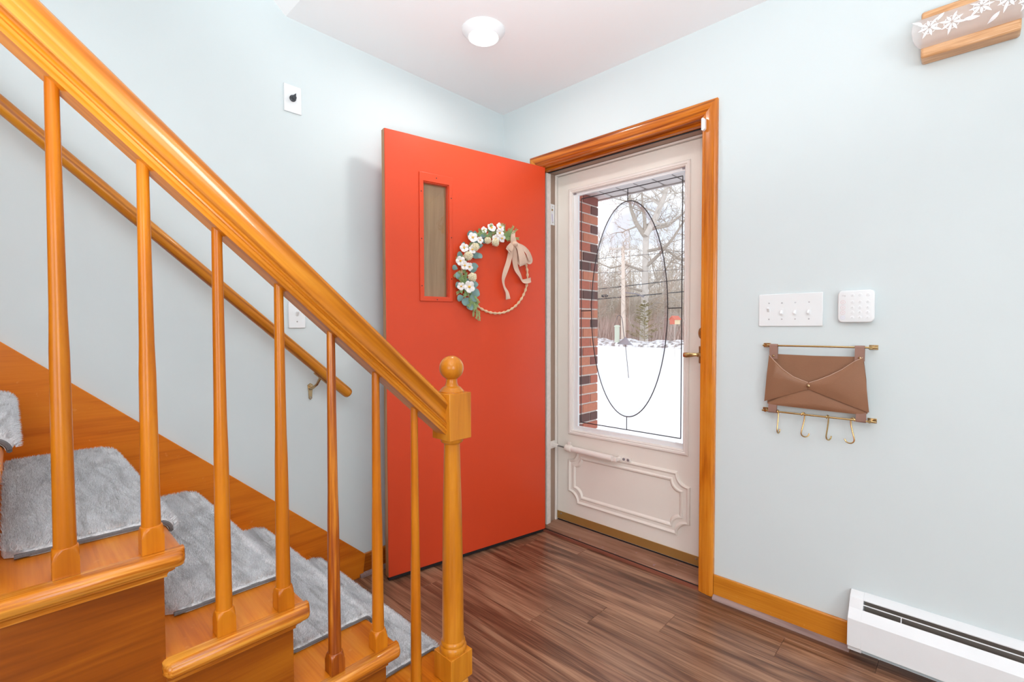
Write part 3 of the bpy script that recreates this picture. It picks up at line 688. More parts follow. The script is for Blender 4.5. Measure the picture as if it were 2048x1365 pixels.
def path_at(x): return [(x, p[0]+n_[0]*.0055, p[1]+n_[1]*.0055) for p, n_ in zip(MP, nrm_)]
for x in (MX0+.001, MX1-.001):
    pp = path_at(x)[1:]; 
    bb_.tube(pp, .0042, 6)
front = [(MX0+.001+(MX1-MX0-.002)*i/20, MP[-1][0]+.0055, MP[-1][1]-.001) for i in range(21)]; bb_.tube(front, .0042, 6)
bind_me = mesh_of('binding', bb_, M['binding'], smooth=60)
mat_labels = {1: 'grey plush mat on the lowest stair tread, beside the newel post', 2: 'grey plush stair mat on the second tread up', 3: 'grey plush stair mat on the third tread up', 4: 'wide grey plush mat on the fourth tread, crossed by the two nearest balusters', 5: 'pale plush mat folded over the highest visible tread at the left edge'}
for k in range(1, 6):
    t = thing('stair_mat', mat_labels[k], 'mat', (0, yn(k), R_*k), 0, 'grey plush mats on the stair treads')
    for nm, me in (('backing', base_me), ('pile', pile_me), ('binding', bind_me)):
        o = bpy.data.objects.new(nm, me); place(o, t)
        if nm == 'pile': o['kind'] = 'stuff'
    if k == 5: t.location.x -= .035

# ------------------------------------------------------------------ ceiling light
cl_ = thing('ceiling_light', 'round white flush ceiling light switched on above the entry', 'light', (.515, -.640, H))
b = B(); b.lathe([(.0925,0),(.0925,-.004),(.090,-.008),(.070,-.030),(.066,-.032),(.062,-.030)], (.515,-.640,H), (0,0,1), 48); part('rim', b, M['plastic'], cl_)
b = B(); b.lathe([(.001,-.0290),(.063,-.0290),(.063,-.0310),(.055,-.0335),(.03,-.035),(.001,-.0355)], (.515,-.640,H), (0,0,1), 48); part('lens', b, M['lens'], cl_, label='glowing lens')
area('ceiling_light_lamp', (.515, -.640, H-.04), (.515, -.640, 0), .12, 3.0, (1, .97, .93), 'DISK')

# ------------------------------------------------------------------ dial and switch on the left wall
t = thing('dial_control', 'square white wall plate with black pointer knob high on the left wall', 'switch', (0, -1.243, 2.111))
part('plate', B().box(.0005, .006, -1.2785, -1.2075, 2.055, 2.167), M['plastic'], t, bevel=.002)
kn = part('knob', B().lathe([(.013,0),(.013,.006),(.010,.008),(.0095,.018),(.0085,.020),(.0,.020)], (.006,-1.2445,2.112), (1,0,0), 24), M['black_plastic'], t)
b = B(); b.prism([(-.0035,-.012),(.0035,-.012),(.004,.012),(.0,.021),(-.004,.012)], (.008,-1.2445,2.112), (0,.92,-.38), (0,.38,.92), (1,0,0), .016); part('pointer', b, M['black_plastic'], kn, bevel=.001)
t = thing('light_switch', 'white toggle switch plate behind the stair railing on the left wall', 'switch', (0, -1.239, 1.221))
part('plate', B().box(.0005, .006, -1.274, -1.204, 1.163, 1.279), M['plastic'], t, bevel=.002)
b = B(); b.prism([(.006,1.212),(.017,1.229),(.0175,1.234),(.006,1.232)], (0,-1.2435,0), (1,0,0), (0,0,1), (0,1,0), .009); part('toggle', b, M['plastic'], t, bevel=.001)
for z in (1.190, 1.252):
    b = B(); b.lathe([(.003,0),(.0025,.0012)], (.006,-1.239,z), (1,0,0), 10); part('screw', b, M['screw'], t)

# four-gang switch
t = thing('switch_plate', 'wide white wall plate with four toggle switches right of the door', 'switch', (1.5475, 0, 1.229))
part('plate', B().box(1.4385, 1.6565, -.006, -.0005, 1.166, 1.2915), M['plastic'], t, bevel=.002)
for i in range(4):
    x = 1.4745+.0455*i; upw = i == 0
    zz = 1.2245
    b = B(); b.box(x-.0055, x+.0055, -.0068, -.006, zz-.014, zz+.012); part('toggle_collar', b, M['white'], t)
    b = B()
    if upw: b.prism([(-.006,zz-.004),(-.017,zz+.010),(-.016,zz+.015),(-.006,zz+.009)], (x-.004,0,0), (0,1,0), (0,0,1), (1,0,0), .008)
    else: b.prism([(-.006,zz+.004),(-.017,zz-.008),(-.016,zz-.013),(-.006,zz-.011)], (x-.004,0,0), (0,1,0), (0,0,1), (1,0,0), .008)
    part('toggle', b, M['plastic'], t, bevel=.001)
    for z in (1.2565, 1.1935):
        b = B(); b.lathe([(.003,0),(.0025,.0012)], (x+.001,-.006,z), (0,-1,0), 10); part('screw', b, M['ink'], t)

# keypad
def rrect(x0,x1,z0,z1,r,n=8):
    out = []
    for X, Z, a0 in ((x1-r,z1-r,0),(x0+r,z1-r,90),(x0+r,z0+r,180),(x1-r,z0+r,270)):
        for k in range(n+1):
            a = math.radians(a0+90*k/n); out.append((X+r*math.cos(a), Z+r*math.sin(a)))
    return out
kx0, kx1, kz0, kz1 = 1.705, 1.811, 1.179, 1.292
t = thing('alarm_keypad', 'white alarm keypad with rounded corners and faint number keys', 'keypad', (1.758, 0, 1.235))
b = B(); o2 = [rrect(kx0+i,kx1-i,kz0+i,kz1-i,.016-i*.5) for i in (.006,.004,.0,.0,.0015,.003)]
b.loft([[(x,y,z) for x, z in r] for r, y in zip(o2, (-.0005,-.010,-.012,-.0185,-.0205,-.021))]); part('body', b, M['plastic'], t, smooth=50)
def glyph(txt, size, x, z, y=-.0222):
    cu = bpy.data.curves.new('glyph', 'FONT'); cu.body = txt; cu.size = size; cu.align_x = 'CENTER'; cu.align_y = 'CENTER'; cu.extrude = .0001; cu.resolution_u = 2
    ob = bpy.data.objects.new('glyph', cu); col.objects.link(ob); dg = bpy.context.evaluated_depsgraph_get()
    me = bpy.data.meshes.new_from_object(ob.evaluated_get(dg)); bpy.data.objects.remove(ob)
    vs = [(x+v.co.x, y, z+v.co.y) if v.co.z <= 0 else (x+v.co.x, y-.0003, z+v.co.y) for v in me.vertices]; fs = [tuple(p.vertices) for p in me.polygons]
    return vs, fs
cols_ = [kx0+(kx1-kx0)*f for f in (.40,.606,.818)]; rows_ = [kz1-(kz1-kz0)*f for f in (.15,.365,.535,.69,.85)]
marks = [['\u2302','\u25cf','\u25b2'],['1','2','3'],['4','5','6'],['7','8','9'],['x','0','\u2713']]
marks[0] = ['o', '\u2022', '^']; marks[4][2] = 'v'
for r in range(5):
    for c in range(3):
        b = B(); b.lathe([(.0062,0),(.0060,.0006),(.0045,.0009),(0,.001)], (cols_[c],-.021,rows_[r]), (0,-1,0), 16); kk = part('key', b, M['plastic'], t)
        b = B(); b.add(*glyph(marks[r][c], .0065, cols_[c], rows_[r])); part('mark', b, M['ink'], kk, smooth=0)
for r, mt in ((1,'ink_red'),(2,'ink_red'),(3,'ink_red'),(4,'ink_blue')):
    x = kx0+(kx1-kx0)*.143
    b = B(); b.lathe([(.0066,0),(.0064,.0006),(0,.0008)], (x,-.021,rows_[r]), (0,-1,0), 16); kk = part('panic_key', b, M['plastic'], t)
    b = B(); b.tube([(x+.0066*math.cos(2*PI*i/20), -.0218, rows_[r]+.0066*math.sin(2*PI*i/20)) for i in range(20)], .00035, 4, True); part('key_ring', b, M[mt], kk)
    b = B(); b.tube([(x+.0022*math.cos(2*PI*i/8), -.0219, rows_[r]+.0022*math.sin(2*PI*i/8)) for i in range(8)], .00035, 4, True); part('key_icon', b, M[mt], kk)
b = B(); b.add(*glyph('ring', .0075, kx0+(kx1-kx0)*.16, rows_[0]-.001, -.0211)); part('lettering', b, M['ink'], t, smooth=0)

# ------------------------------------------------------------------ leather mail holder
YM = -.030
mh = thing('mail_holder', 'brown leather envelope wall pocket on two brass rods right of the door', 'wall pocket', (1.64, 0, .95))
for z in (1.0915, .8355):
    b = B(); b.tube([(1.462,YM,z),(1.822,YM,z)], .0034, 12); rd = part('rod', b, M['brass'], mh)
    for x in (1.470, 1.808):
        b = B(); b.box(x-.013, x+.013, -.0025, -.0004, z-.0085, z+.0085); bk = part('bracket', b, M['oldbrass'], mh, bevel=.0008)
        b = B(); b.tube([(x-.004 if x>1.6 else x+.004,-.002,z),(x-.004 if x>1.6 else x+.004,YM-.004,z)], .0052, 10); part('post', b, M['brass'], bk)
        b = B(); b.lathe([(.0038,0),(.003,.0018)], (x+.006 if x>1.6 else x-.006,-.0025,z), (0,-1,0), 10); part('screw', b, M['oldbrass'], bk)
pc = part('pouch', B().prism([(1.487,1.057),(1.515,1.0585),(1.63,1.0565),(1.761,1.058),(1.783,1.057),(1.792,.980),(1.797,.862),(1.79,.857),(1.63,.8585),(1.484,.860),(1.479,.868),(1.483,.98)], (0,-.026,0), (1,0,0), (0,0,1), (0,1,0), .003), M['leather'], mh, bevel=.0008)
def flap(name, pts, y0, dome=.010, cxy=(1.62,.95), mat='leather'):
    """thin curved leather sheet: outline filled from its centroid and bulged forward"""
    n = len(pts); gx = sum(p[0] for p in pts)/n; gz = sum(p[1] for p in pts)/n
    rings = []
    for f in (1, .75, .5, .25, .02):
        rings.append([(gx+(p[0]-gx)*f, y0-dome*(1-f*f), gz+(p[1]-gz)*f) for p in pts])
    back = [[(q[0], q[1]+.0026, q[2]) for q in r] for r in rings]
    b = B(); b.loft(list(reversed(back))+rings); return part(name, b, M[mat], mh, smooth=50)
lcurve = [(1.486,1.054),(1.507,1.030),(1.535,1.001),(1.571,.975),(1.601,.963),(1.619,.957)]
rcurve = [(1.623,.957),(1.652,.969),(1.688,.988),(1.724,1.012),(1.758,1.041),(1.783,1.056)]
flap('bottom_flap', [(1.480,.866),(1.487,.861),(1.560,.8595),(1.66,.858),(1.745,.857),(1.791,.8575),(1.800,.868),(1.70,.915),(1.623,.940),(1.56,.915)], -.032, .006)
flap('left_flap', lcurve+[(1.628,.953),(1.632,.945),(1.626,.934),(1.6,.925),(1.54,.900),(1.471,.8725),(1.478,.97)], -.036, .007)
rf = flap('right_flap', rcurve+[(1.793,.97),(1.803,.868),(1.74,.890),(1.67,.915),(1.629,.931),(1.617,.934),(1.612,.945),(1.616,.953)], -.040, .007)
def edge_line(nm, pts, y):
    b = B(); b.tube([(x, y, z+.0006) for x, z in pts], .0011, 6); part(nm, b, M['leather_edge'], mh)
edge_line('cut_edge', lcurve, -.0365); edge_line('cut_edge', rcurve, -.0405)
b = B(); b.lathe([(.0058,0),(.0055,.002),(.003,.0032),(0,.0034)], (1.6225,-.0475,.9455), (0,-1,0), 14); b.tube([(1.6225,-.0475,.9455),(1.6225,-.030,.9455)], .003, 8); part('rivet', b, M['oldbrass'], mh)
for x0, x1, za, zb, top in ((1.487,1.515,1.092,1.040,True),(1.759,1.787,1.092,1.043,True),(1.485,1.514,.8355,.866,False),(1.765,1.794,.8355,.866,False)):
    sg = 1 if top else -1; r = .0058
    path = [(YM-.0045 if top else YM-.002, zb)] + [(YM-r*math.cos(a), za+sg*r*math.sin(a)) for a in [PI*i/8 for i in range(9)]] + [(YM+.0035, zb)]
    b = B(); rings = []
    for y, z in path: rings.append((y, z))
    inner = [(y*.0+YM+(y-YM)*.72, za+(z-za)*(.72 if abs(z-za) < .007 else 1)) for y, z in path]
    b.prism(rings+list(reversed(inner)), (x0,0,0), (0,1,0), (0,0,1), (1,0,0), x1-x0)
    sp = part('strap', b, M['leather_lt'], mh, smooth=40)
    if top:
        b = B(); b.lathe([(.0045,0),(.004,.002),(0,.0028)], ((x0+x1)/2+.001, YM-.0075, zb+.012), (0,-1,0), 12); part('rivet', b, M['oldbrass'], sp)
hook_labels = ['brass S hook at the left end of the lower rod, turned edge on', 'second brass S hook from the left on the lower rod', 'third brass S hook from the left, turned mostly sideways', 'rightmost brass S hook, opening flat towards the left']
for i, (x, a) in enumerate(((1.5185, 86), (1.6035, 40), (1.681, 68), (1.756, 172))):
    pts = []
    for k in range(11): 
        t_ = math.radians(-150+ k*24); pts.append((.0072*math.sin(t_)*-1, .0066*math.cos(t_)))
    pts = [(-.0062*math.sin(math.radians(q_)), .0062*math.cos(math.radians(q_))) for q_ in range(130, -61, -19)]
    pts += [(.0058,-.002),(.0045,-.020),(.0005,-.040),(-.0035,-.056)] 
    c0 = (.0085,-.070); 
    pts += [(c0[0]-.0145*math.cos(math.radians(q_)), c0[1]-.0145*math.sin(math.radians(q_))) for q_ in range(-5, 190, 15)]
    ca, sa = math.cos(math.radians(a)), math.sin(math.radians(a))
    b = B(); b.tube([(x+u_*ca, YM+u_*sa, .8355+v_) for u_, v_ in pts], .0024, 8)
    tag(part('s_hook', b, M['brass']), hook_labels[i], 'hook', 'brass S hooks on the lower rod')

# ------------------------------------------------------------------ wall light (upper right)
wlx0, wlx1, wlz0, wlz1 = 1.919, 2.139, 2.013, 2.157
t = thing('wall_light', 'oak wall light with frosted glass shade etched with white flowers', 'light', (2.03, 0, 2.085))
part('backboard', B().box(wlx0, wlx1, -.060, -.0005, wlz0, wlz1), M['lampwood'], t, bevel=.007, seg=3)
gz_a, gz_b = 2.042, 2.130; sg_ = .040; gr = ((gz_b-gz_a)/2)**2/(2*sg_)+sg_/2; gcz = (gz_a+gz_b)/2; gcy = -.062-sg_+gr; ga = math.asin(((gz_b-gz_a)/2)/gr)
def gpt(x, s_, r=0): 
    a = s_/gr; return (x, gcy-(gr+r)*math.cos(a), gcz+(gr+r)*math.sin(a))
smax = gr*ga
b = B(); gxa, gxb = 1.899, 2.162
ringA = [gpt(gxa, -smax+2*smax*i/16, 0) for i in range(17)]+[gpt(gxa, smax-2*smax*i/16, -.004) for i in range(17)]
eo = [.020*(abs(-1+2*i/16))**2.2 for i in range(17)]; eo = eo+eo[::-1]
ringB = [(gxb-e_, p[1], p[2]) for p, e_ in zip(ringA, eo)]; ringA = [(gxa+e_, p[1], p[2]) for p, e_ in zip(ringA, eo)]
b.loft([ringA, ringB]); sh = part('shade', b, M['frost'], t, smooth=40)
def petal(b, x0, s0, ang, L0, L1, wd):
    ca, sa = math.cos(ang), math.sin(ang); ups, dns = [], []
    for i in range(7):
        f = i/6; d_ = L0+(L1-L0)*f; w_ = wd*math.sin(PI*min(1, f**.85))*.5+.0002
        ups.append((d_, w_)); dns.append((d_, -w_))
    pts = ups+list(reversed(dns)); top = []
    for d_, w_ in pts: top.append(gpt(x0+d_*ca-w_*sa, s0+d_*sa+w_*ca, .0006))
    bot = [gpt(x0+d_*ca-w_*sa, s0+d_*sa+w_*ca, .0001) for d_, w_ in pts]
    n = 7; fs = []
    k = len(b.v); m_ = len(pts)
    for i in range(n-1): fs.append((i,i+1,m_-2-i,m_-1-i))
    b.add(top, fs)
for fx, fs_, rot in ((1.941,-.003,.2),(1.992,-.008,.5),(2.055,.010,.0),(2.111,.004,.4),(2.150,-.012,.3)):
    b = B()
    for i in range(8): petal(b, fx, fs_, rot+i*PI/4+rnd.uniform(-.08,.08), .003, rnd.uniform(.030,.036) if i%2 else rnd.uniform(.022,.028), .0068)
    for i in range(8):
        a = rot+PI/8+i*PI/4; petal(b, fx+.0175*math.cos(a)-.003*math.sin(-a), fs_+.0175*math.sin(a)-.003*math.cos(a), a+PI/2, 0, .007, .0016)
    b.v = [(min(p[0], gxb-.001) if p[0] > 2 else max(p[0], gxa+.001), p[1], p[2]) for p in b.v]
    part('etched_flower', b, M['etched'], sh, smooth=0)
for fx, fs_, a in ((1.958,.006,1.15),(1.927,.010,2.4),(2.013,-.012,-.12),(2.096,-.018,-2.35),(2.080,.020,2.6),(2.140,.006,-.7)):
    b = B(); petal(b, fx, fs_, a, .004, .040, .0105); part('etched_leaf', b, M['etched'], sh, smooth=0)
for x in (1.941, 2.111):
    b = B(); b.lathe([(.0022,0),(.0018,.002),(0,.0025)], gpt(x, -.002, .0005), (0,-1,0), 10); part('screw', b, M['steel'], sh)

# ------------------------------------------------------------------ hydronic heater cover
HX0, HX1 = 1.757, 2.95
ht = thing('convector_heater', 'white baseboard convector heater low on the wall right of the door', 'heater', (2.3, 0, 0))
def sect(b, pts, x0, x1): return b.prism(pts, (x0,0,0), (0,1,0), (0,0,1), (1,0,0), x1-x0)
b = B(); sect(b, [(-.0005,.030),(-.0005,.222),(-.006,.2215),(-.030,.206),(-.046,.176),(-.073,.147),(-.075,.052),(-.073,.048),(-.060,.046),(-.060,.030)], HX0, HX0+.040)
part('end_cap', b, M['heater'], ht, bevel=.0015)
b = B(); sect(b, [(-.0005,.222),(-.006,.2215),(-.030,.206),(-.030,.203),(-.0065,.2185),(-.0035,.2185),(-.0035,.02),(-.0005,.02)], HX0+.040, HX1); part('back_panel', b, M['heater'], ht)
b = B(); sect(b, [(-.046,.176),(-.073,.147),(-.0745,.050),(-.066,.045),(-.066,.047),(-.0725,.0515),(-.0710,.1465),(-.0445,.1745)], HX0+.039, HX1); part('front_cover', b, M['heater'], ht)
b = B(); sect(b, [(-.0355,.1925),(-.0385,.1915),(-.0385,.1900),(-.0355,.1905)], HX0+.040, HX1); part('damper', b, M['white'], ht)
b = B(); sect(b, [(-.0036,.204),(-.012,.204),(-.012,.150),(-.0036,.150)], HX0+.042, HX1); part('slot_liner', b, M['heater_dark'], ht)
b = B(); sect(b, [(-.012,.145),(-.062,.145),(-.062,.09),(-.012,.09)], HX0+.06, HX1); part('fin_element', b, M['heater_dark'], ht)
for x in (HX0+.142, HX0+.7):
    b = B(); sect(b, [(-.036,.191),(-.0385,.191),(-.0455,.172),(-.041,.172)], x, x+.0025); part('damper_bracket', b, M['white'], ht)

# ------------------------------------------------------------------ wreath (hangs on the red door, same frame)
wreath = thing('door_wreath', 'half wreath of white flowers and eucalyptus with ribbon on the red door', 'wreath', (.326, -.006, 0), math.atan2(-.98158, -.19107))
wcx, wcz, WR = .916-.586, 1.440, .203
def wp(ang, r=WR, y=.014):     # ang in degrees as seen in the picture (0 = right, 90 = up); local x runs to picture-left
    a = math.radians(ang); return Vector((wcx-r*math.cos(a), y, wcz+r*math.sin(a)))
b = B(); n_ = 368; tw = []
for i in range(n_):
    a = 360*i/n_; tw.append(wp(a, WR, .012))
b.tube(tw, [.0058+.0020*math.sin(2*PI*i*46/n_) for i in range(n_)], 8, True); part('hoop', b, M['beads'], wreath, local=True, label='twisted pale rope hoop')
def add_flower(ang, r, y, size, tilt=(0,0)):
    c = wp(ang, r, y); b = B(); npet = 5; a0 = rnd.random()*6
    nrm = Vector((tilt[0], 1, tilt[1])).normalized(); u = nrm.orthogonal().normalized(); v = nrm.cross(u)
    for p in range(npet):
        a = a0+2*PI*p/npet; d_ = u*math.cos(a)+v*math.sin(a); e = nrm.cross(d_)
        rows = []
        for f, w_, h in ((.08,.15,0),(.35,.62,.10),(.7,.78,.22),(.93,.5,.30),(1.0,.12,.30)):
            rows.append([c+d_*size*f+e*size*w_*q_*.62+nrm*size*(h-.12*q_*q_) for q_ in (-1,-.5,0,.5,1)])
        b.loft(rows, False, False)
    o = part('flower', b, M['petal'], wreath, local=True, smooth=60)
    b = B(); b.ball(c+nrm*size*.16, size*.24, 5, .8); part('flower_center', b, M['stamen'], o, local=True)
def add_pom(ang, r, y, size):
    c = wp(ang, r, y); b = B()
    for i in range(70):
        z = 1-2*(i+.5)/70; ph = i*2.39996; q_ = math.sqrt(1-z*z); d_ = Vector((q_*math.cos(ph), abs(z)*.9 if False else z, q_*math.sin(ph)))
        if d_.y < -.5: continue
        e = d_.orthogonal().normalized(); g = d_.cross(e); tip = c+d_*size*rnd.uniform(.92,1.08); base = c+d_*size*.55
        b.add([base+e*size*.2, base+g*size*.2, base-e*size*.2, base-g*size*.2, tip+e*size*.13, tip+g*size*.13, tip-e*size*.13, tip-g*size*.13], [(0,1,5,4),(1,2,6,5),(2,3,7,6),(3,0,4,7),(4,5,6,7)])
    b.ball(c, size*.72, 6)
    part('blossom', b, M['pom'], wreath, local=True, smooth=0)
def add_leaf(c, d_, size, width=.75, mat='leaf', curl=.25, name='leaf'):
    d_ = Vector(d_).normalized(); n = Vector((rnd.uniform(-.3,.3), 1, rnd.uniform(-.3,.3))); n = (n-d_*n.dot(d_)).normalized(); e = n.cross(d_)
    rows = []
    for f, w_ in ((0,.06),(.15,.55),(.4,.98),(.65,1.0),(.85,.7),(1,.12)):
        rows.append([c+d_*size*f+e*size*width*.5*w_*q_+n*size*(curl*(f-.5)**2-.10*q_*q_*w_+.02) for q_ in (-1,-.5,0,.5,1)])
    back = [[p-n*.0006 for p in reversed(r)] for r in rows]
    b = B(); b.loft([r+k for r, k in zip(rows, back)]); return part(name, b, M[mat], wreath, local=True, smooth=60)
def add_sprig(c, d_, L0, mat='leaf2'):
    d_ = Vector(d_).normalized(); n = Vector((0,1,0)); e = n.cross(d_).normalized(); b = B()
    b.tube([c, c+d_*L0*.5+n*.004, c+d_*L0+n*.007], [.0009,.0008,.0005], 4)
    for i in range(9):
        f = .15+.85*i/8
        for sgn in (-1, 1):
            p = c+d_*L0*f+n*.006*f; q_ = (d_*.7+e*sgn*.8+n*rnd.uniform(-.1,.5)).normalized(); w_ = q_.cross(n).normalized()*.0024; l_ = rnd.uniform(.008,.013)
            b.add([p, p+q_*l_*.5+w_, p+q_*l_, p+q_*l_*.5-w_], [(0,1,2,3)])
    part('sprig', b, M[mat], wreath, local=True, smooth=0)
def dirv(ang): a = math.radians(ang); return Vector((-math.cos(a), .12, math.sin(a)))
# eucalyptus leaves (angle on hoop, radius, direction, size)
for ang, r, dr, sz in ((128,.205,110,.052),(120,.20,60,.046),(122,.165,200,.040),(112,.165,150,.040),(150,.222,100,.04),(145,.165,330,.046),(152,.170,10,.05),(160,.215,160,.04),(168,.165,350,.05),(176,.170,5,.052),(183,.215,215,.05),(190,.20,320,.055),(178,.235,160,.038),(140,.19,70,.05),(205,.20,20,.06),(210,.19,340,.062),(214,.19,300,.056),(217,.215,230,.058),(222,.215,270,.056),(212,.235,200,.05),(200,.17,355,.05),(197,.225,190,.04),(132,.225,120,.045),(106,.20,40,.035),(140,.15,300,.035)):
    add_leaf(wp(ang, r, .018+rnd.uniform(0,.012)), dirv(dr), sz*.86, rnd.uniform(.72,.95))
for i in range(80):
    ang = rnd.uniform(62, 236); add_sprig(wp(ang, rnd.uniform(.18,.222), .016+rnd.uniform(0,.012)), dirv(ang+rnd.uniform(-100,100)), rnd.uniform(.025,.048))
for ang in (66, 70, 75, 80, 85, 72, 68): add_sprig(wp(ang, rnd.uniform(.19,.22), .026), dirv(ang+rnd.uniform(-120,60)), .05)
for ang in (235, 240, 244): add_sprig(wp(ang-4, .215, .016), dirv(ang+20), .052)
for ang, r, y, sz, ti in ((101,.232,.036,.021,(.1,.4)),(88,.236,.036,.022,(-.1,.4)),(90,.205,.044,.021,(0,.1)),(86,.180,.046,.019,(-.2,-.2)),(97,.175,.040,.020,(.1,0)),(133,.228,.038,.023,(.2,.2)),(126,.195,.04,.016,(0,0)),(151,.232,.036,.020,(.3,.1)),(147,.195,.046,.019,(0,0)),(168,.228,.034,.021,(.3,0)),(173,.208,.046,.020,(.1,0)),(173,.178,.04,.019,(-.3,0)),(199,.232,.034,.018,(.4,0)),(203,.198,.046,.027,(0,0)),(112,.23,.032,.015,(.1,.2))):
    add_flower(ang, r, y, sz*1.14, ti)
for ang, r, y, sz in ((98,.158,.040,.0205),(112,.175,.036,.0175),(140,.188,.042,.0215),(158,.198,.046,.0215),(190,.163,.042,.0225)):
    add_pom(ang, r, y, sz)
# bow
def ribbon(name, pts, wd, wdir=None, tw=0):
    pts = [Vector(p) for p in pts]; rows = []
    # smooth path
    fine_ = []
    for i in range(len(pts)-1):
        p_1 = pts[max(0,i-1)]; p0_, p1_ = pts[i], pts[i+1]; p2 = pts[min(len(pts)-1,i+2)]
        for k in range(6):
            t_ = k/6; fine_.append(.5*((2*p0_)+(p1_-p_1)*t_+(2*p_1-5*p0_+4*p1_-p2)*t_*t_+(3*p0_-p_1-3*p1_+p2)*t_**3))
    fine_.append(pts[-1]); m = len(fine_)
    for i, p in enumerate(fine_):
        t_ = (fine_[min(m-1,i+1)]-fine_[max(0,i-1)]).normalized(); e = Vector((0,1,0)).cross(t_).normalized()
        a = tw*math.sin(i/m*PI*2.2); e = (e*math.cos(a)+Vector((0,1,0))*math.sin(a)).normalized(); n = t_.cross(e)
        w_ = wd(i/(m-1)) if callable(wd) else wd
        top = [p+e*w_*q_*.5+n*.0016*(q_*q_) for q_ in (-1,-.5,0,.5,1)]; rows.append(top+[q_-n*.0007 for q_ in reversed(top)])
    b = B(); b.loft(rows); return part(name, b, M['ribbon'], wreath, local=True, smooth=60)
def ds(s_, z, y): return (.916-s_, y, z)       # picture-wise door coordinates: s from the free edge
ribbon('ribbon_tail', [ds(.662,1.585,.034),(.916-.662,.030,1.545),ds(.652,1.50,.026),ds(.636,1.455,.022),ds(.622,1.412,.022),ds(.626,1.375,.026),ds(.645,1.345,.024),ds(.655,1.312,.020)], .026, tw=.6)
ribbon('ribbon_tail', [ds(.676,1.588,.036),ds(.690,1.55,.030),ds(.695,1.51,.026),ds(.708,1.472,.022),ds(.730,1.44,.022),ds(.748,1.412,.022),ds(.775,1.412,.024),ds(.806,1.422,.02)], .026, tw=.6)
ribbon('bow_loop', [ds(.690,1.605,.040),ds(.712,1.575,.048),ds(.724,1.53,.052),ds(.735,1.495,.044),ds(.728,1.52,.028),ds(.706,1.575,.024),ds(.688,1.600,.030)], lambda f: .022+.028*math.sin(PI*f))
ribbon('bow_loop', [ds(.700,1.600,.040),ds(.735,1.585,.046),ds(.765,1.56,.046),ds(.792,1.525,.034),ds(.782,1.52,.026),ds(.748,1.555,.024),ds(.705,1.592,.028)], lambda f: .016+.014*math.sin(PI*f))
ribbon('bow_loop', [ds(.672,1.600,.040),ds(.655,1.585,.048),ds(.642,1.565,.046),ds(.652,1.575,.032),ds(.670,1.598,.030)], lambda f: .02+.018*math.sin(PI*f))
ribbon('bow_loop', [ds(.678,1.608,.038),ds(.672,1.635,.042),ds(.682,1.658,.034),ds(.692,1.672,.028)], lambda f: .03*(1-f)+.010)
b = B(); b.ball((.916-.684,.042,1.600), .016, 8, .9); part('bow_knot', b, M['ribbon'], wreath, local=True)
b = B(); b.tube([wp(90,WR,.006)+Vector((0,0,0)), wp(90,WR+.012,.003)], .002, 6); part('hanger', b, M['ribbon'], wreath, local=True)

# ------------------------------------------------------------------ porch outside: brick return wall, soffit
XB, YB0, YB1 = .070, .19, .916
wp_ = struct('wall_porch', B().box(-.30, XB-.006, YB0, YB1-.004, -.35, 2.104), M['mortar'], smooth=0)
dark_rows = {1:(None,'d'),3:(None,'d'),5:(None,'d'),6:('d',),7:('d','w'),8:('o',),10:('d',),13:(None,'d'),15:(None,'o'),17:('o','w'),18:('o',),19:('d','r'),21:(None,'o'),22:('o',),23:('d','d'),4:('o',),2:('o',)}
mats = {'d':'brick_dark','w':'brick_wine','o':'brick_or','r':'brick_red',None:'brick_red'}
CH = .0679; bk_full = {}; 
def brick_mesh(l, m):
    key = (round(l,3), m)
    if key not in bk_full: bk_full[key] = mesh_of('brick', B().box(-.09, 0, -l, 0, 0, CH-.011), M[m], bevel=.0015, seg=1)
    return bk_full[key]
for k in range(36):
    z = 2.041+CH - CH*(k+1) + .0055
    if z < -.33: break
    y = YB1; seq = []
    spec_ = dark_rows.get(k, ())
    if k % 2 == 0: lens_ = [.184]*4
    else: lens_ = [.0875]+[.184]*4
    for i, ln in enumerate(lens_):
        if y - ln < YB0: ln = y-YB0
        if ln < .02: break
        if k % 2 == 0: m = mats[spec_[0]] if (i == 0 and spec_) else rnd.choice(['brick_red','brick_red','brick_or','brick_wine'])
        else:
            if i == 0: m = mats[spec_[1]] if spec_ else 'brick_red'
            elif i == 1: m = mats[spec_[0]] if spec_ else 'brick_red'
            else: m = rnd.choice(['brick_red','brick_or','brick_dark'])
        o = bpy.data.objects.new('brick', brick_mesh(ln, m)); place(o, wp_); o.location = (XB+rnd.uniform(-.001,.001), y, z)
        y -= ln+.0105
sof = struct('ceiling_porch', B().box(-.30, 3.2, .15, .965, 2.125, 2.145), M['soffit_gap'], smooth=0)
x = -.23
while x < 1.7:
    b = B(); b.prism([(0,.004),(.016,0),(.106,0),(.121,.005),(.121,.012),(0,.012)], (x+.003,.16,2.106), (1,0,0), (0,0,1), (0,1,0), .79)
    part('soffit_panel', b, M['soffit'], sof, smooth=20); x += .133
b = B(); b.box(-.30, 3.2, .952, .972, 2.098, 2.26); struct('trim_4', b, M['soffit'], bevel=.002)
b = B(); b.box(-.3, 3.2, -.0, .965, 2.44, 2.46); struct('ceiling_roof', b, M['soffit_gap'], smooth=0)

# ------------------------------------------------------------------ yard
GZ = -.30
b = B(); n = 60; vs = []; fs = []
def gx(i): return -90+150*i/n
def gy(j): return .2 + 110*(j/n)**1.6
for j in range(n+1):
    for i in range(n+1):
        X, Y = gx(i), gy(j); vs.append((X, Y, GZ + (.05*noise.noise(Vector((X*.25, Y*.25, 0))) if Y > 3 else 0)))
for j in range(n):
    for i in range(n): a = j*(n+1)+i; fs.append((a,a+1,a+n+2,a+n+1))
struct('ground', b.add(vs, fs), M['snow'], smooth=80)
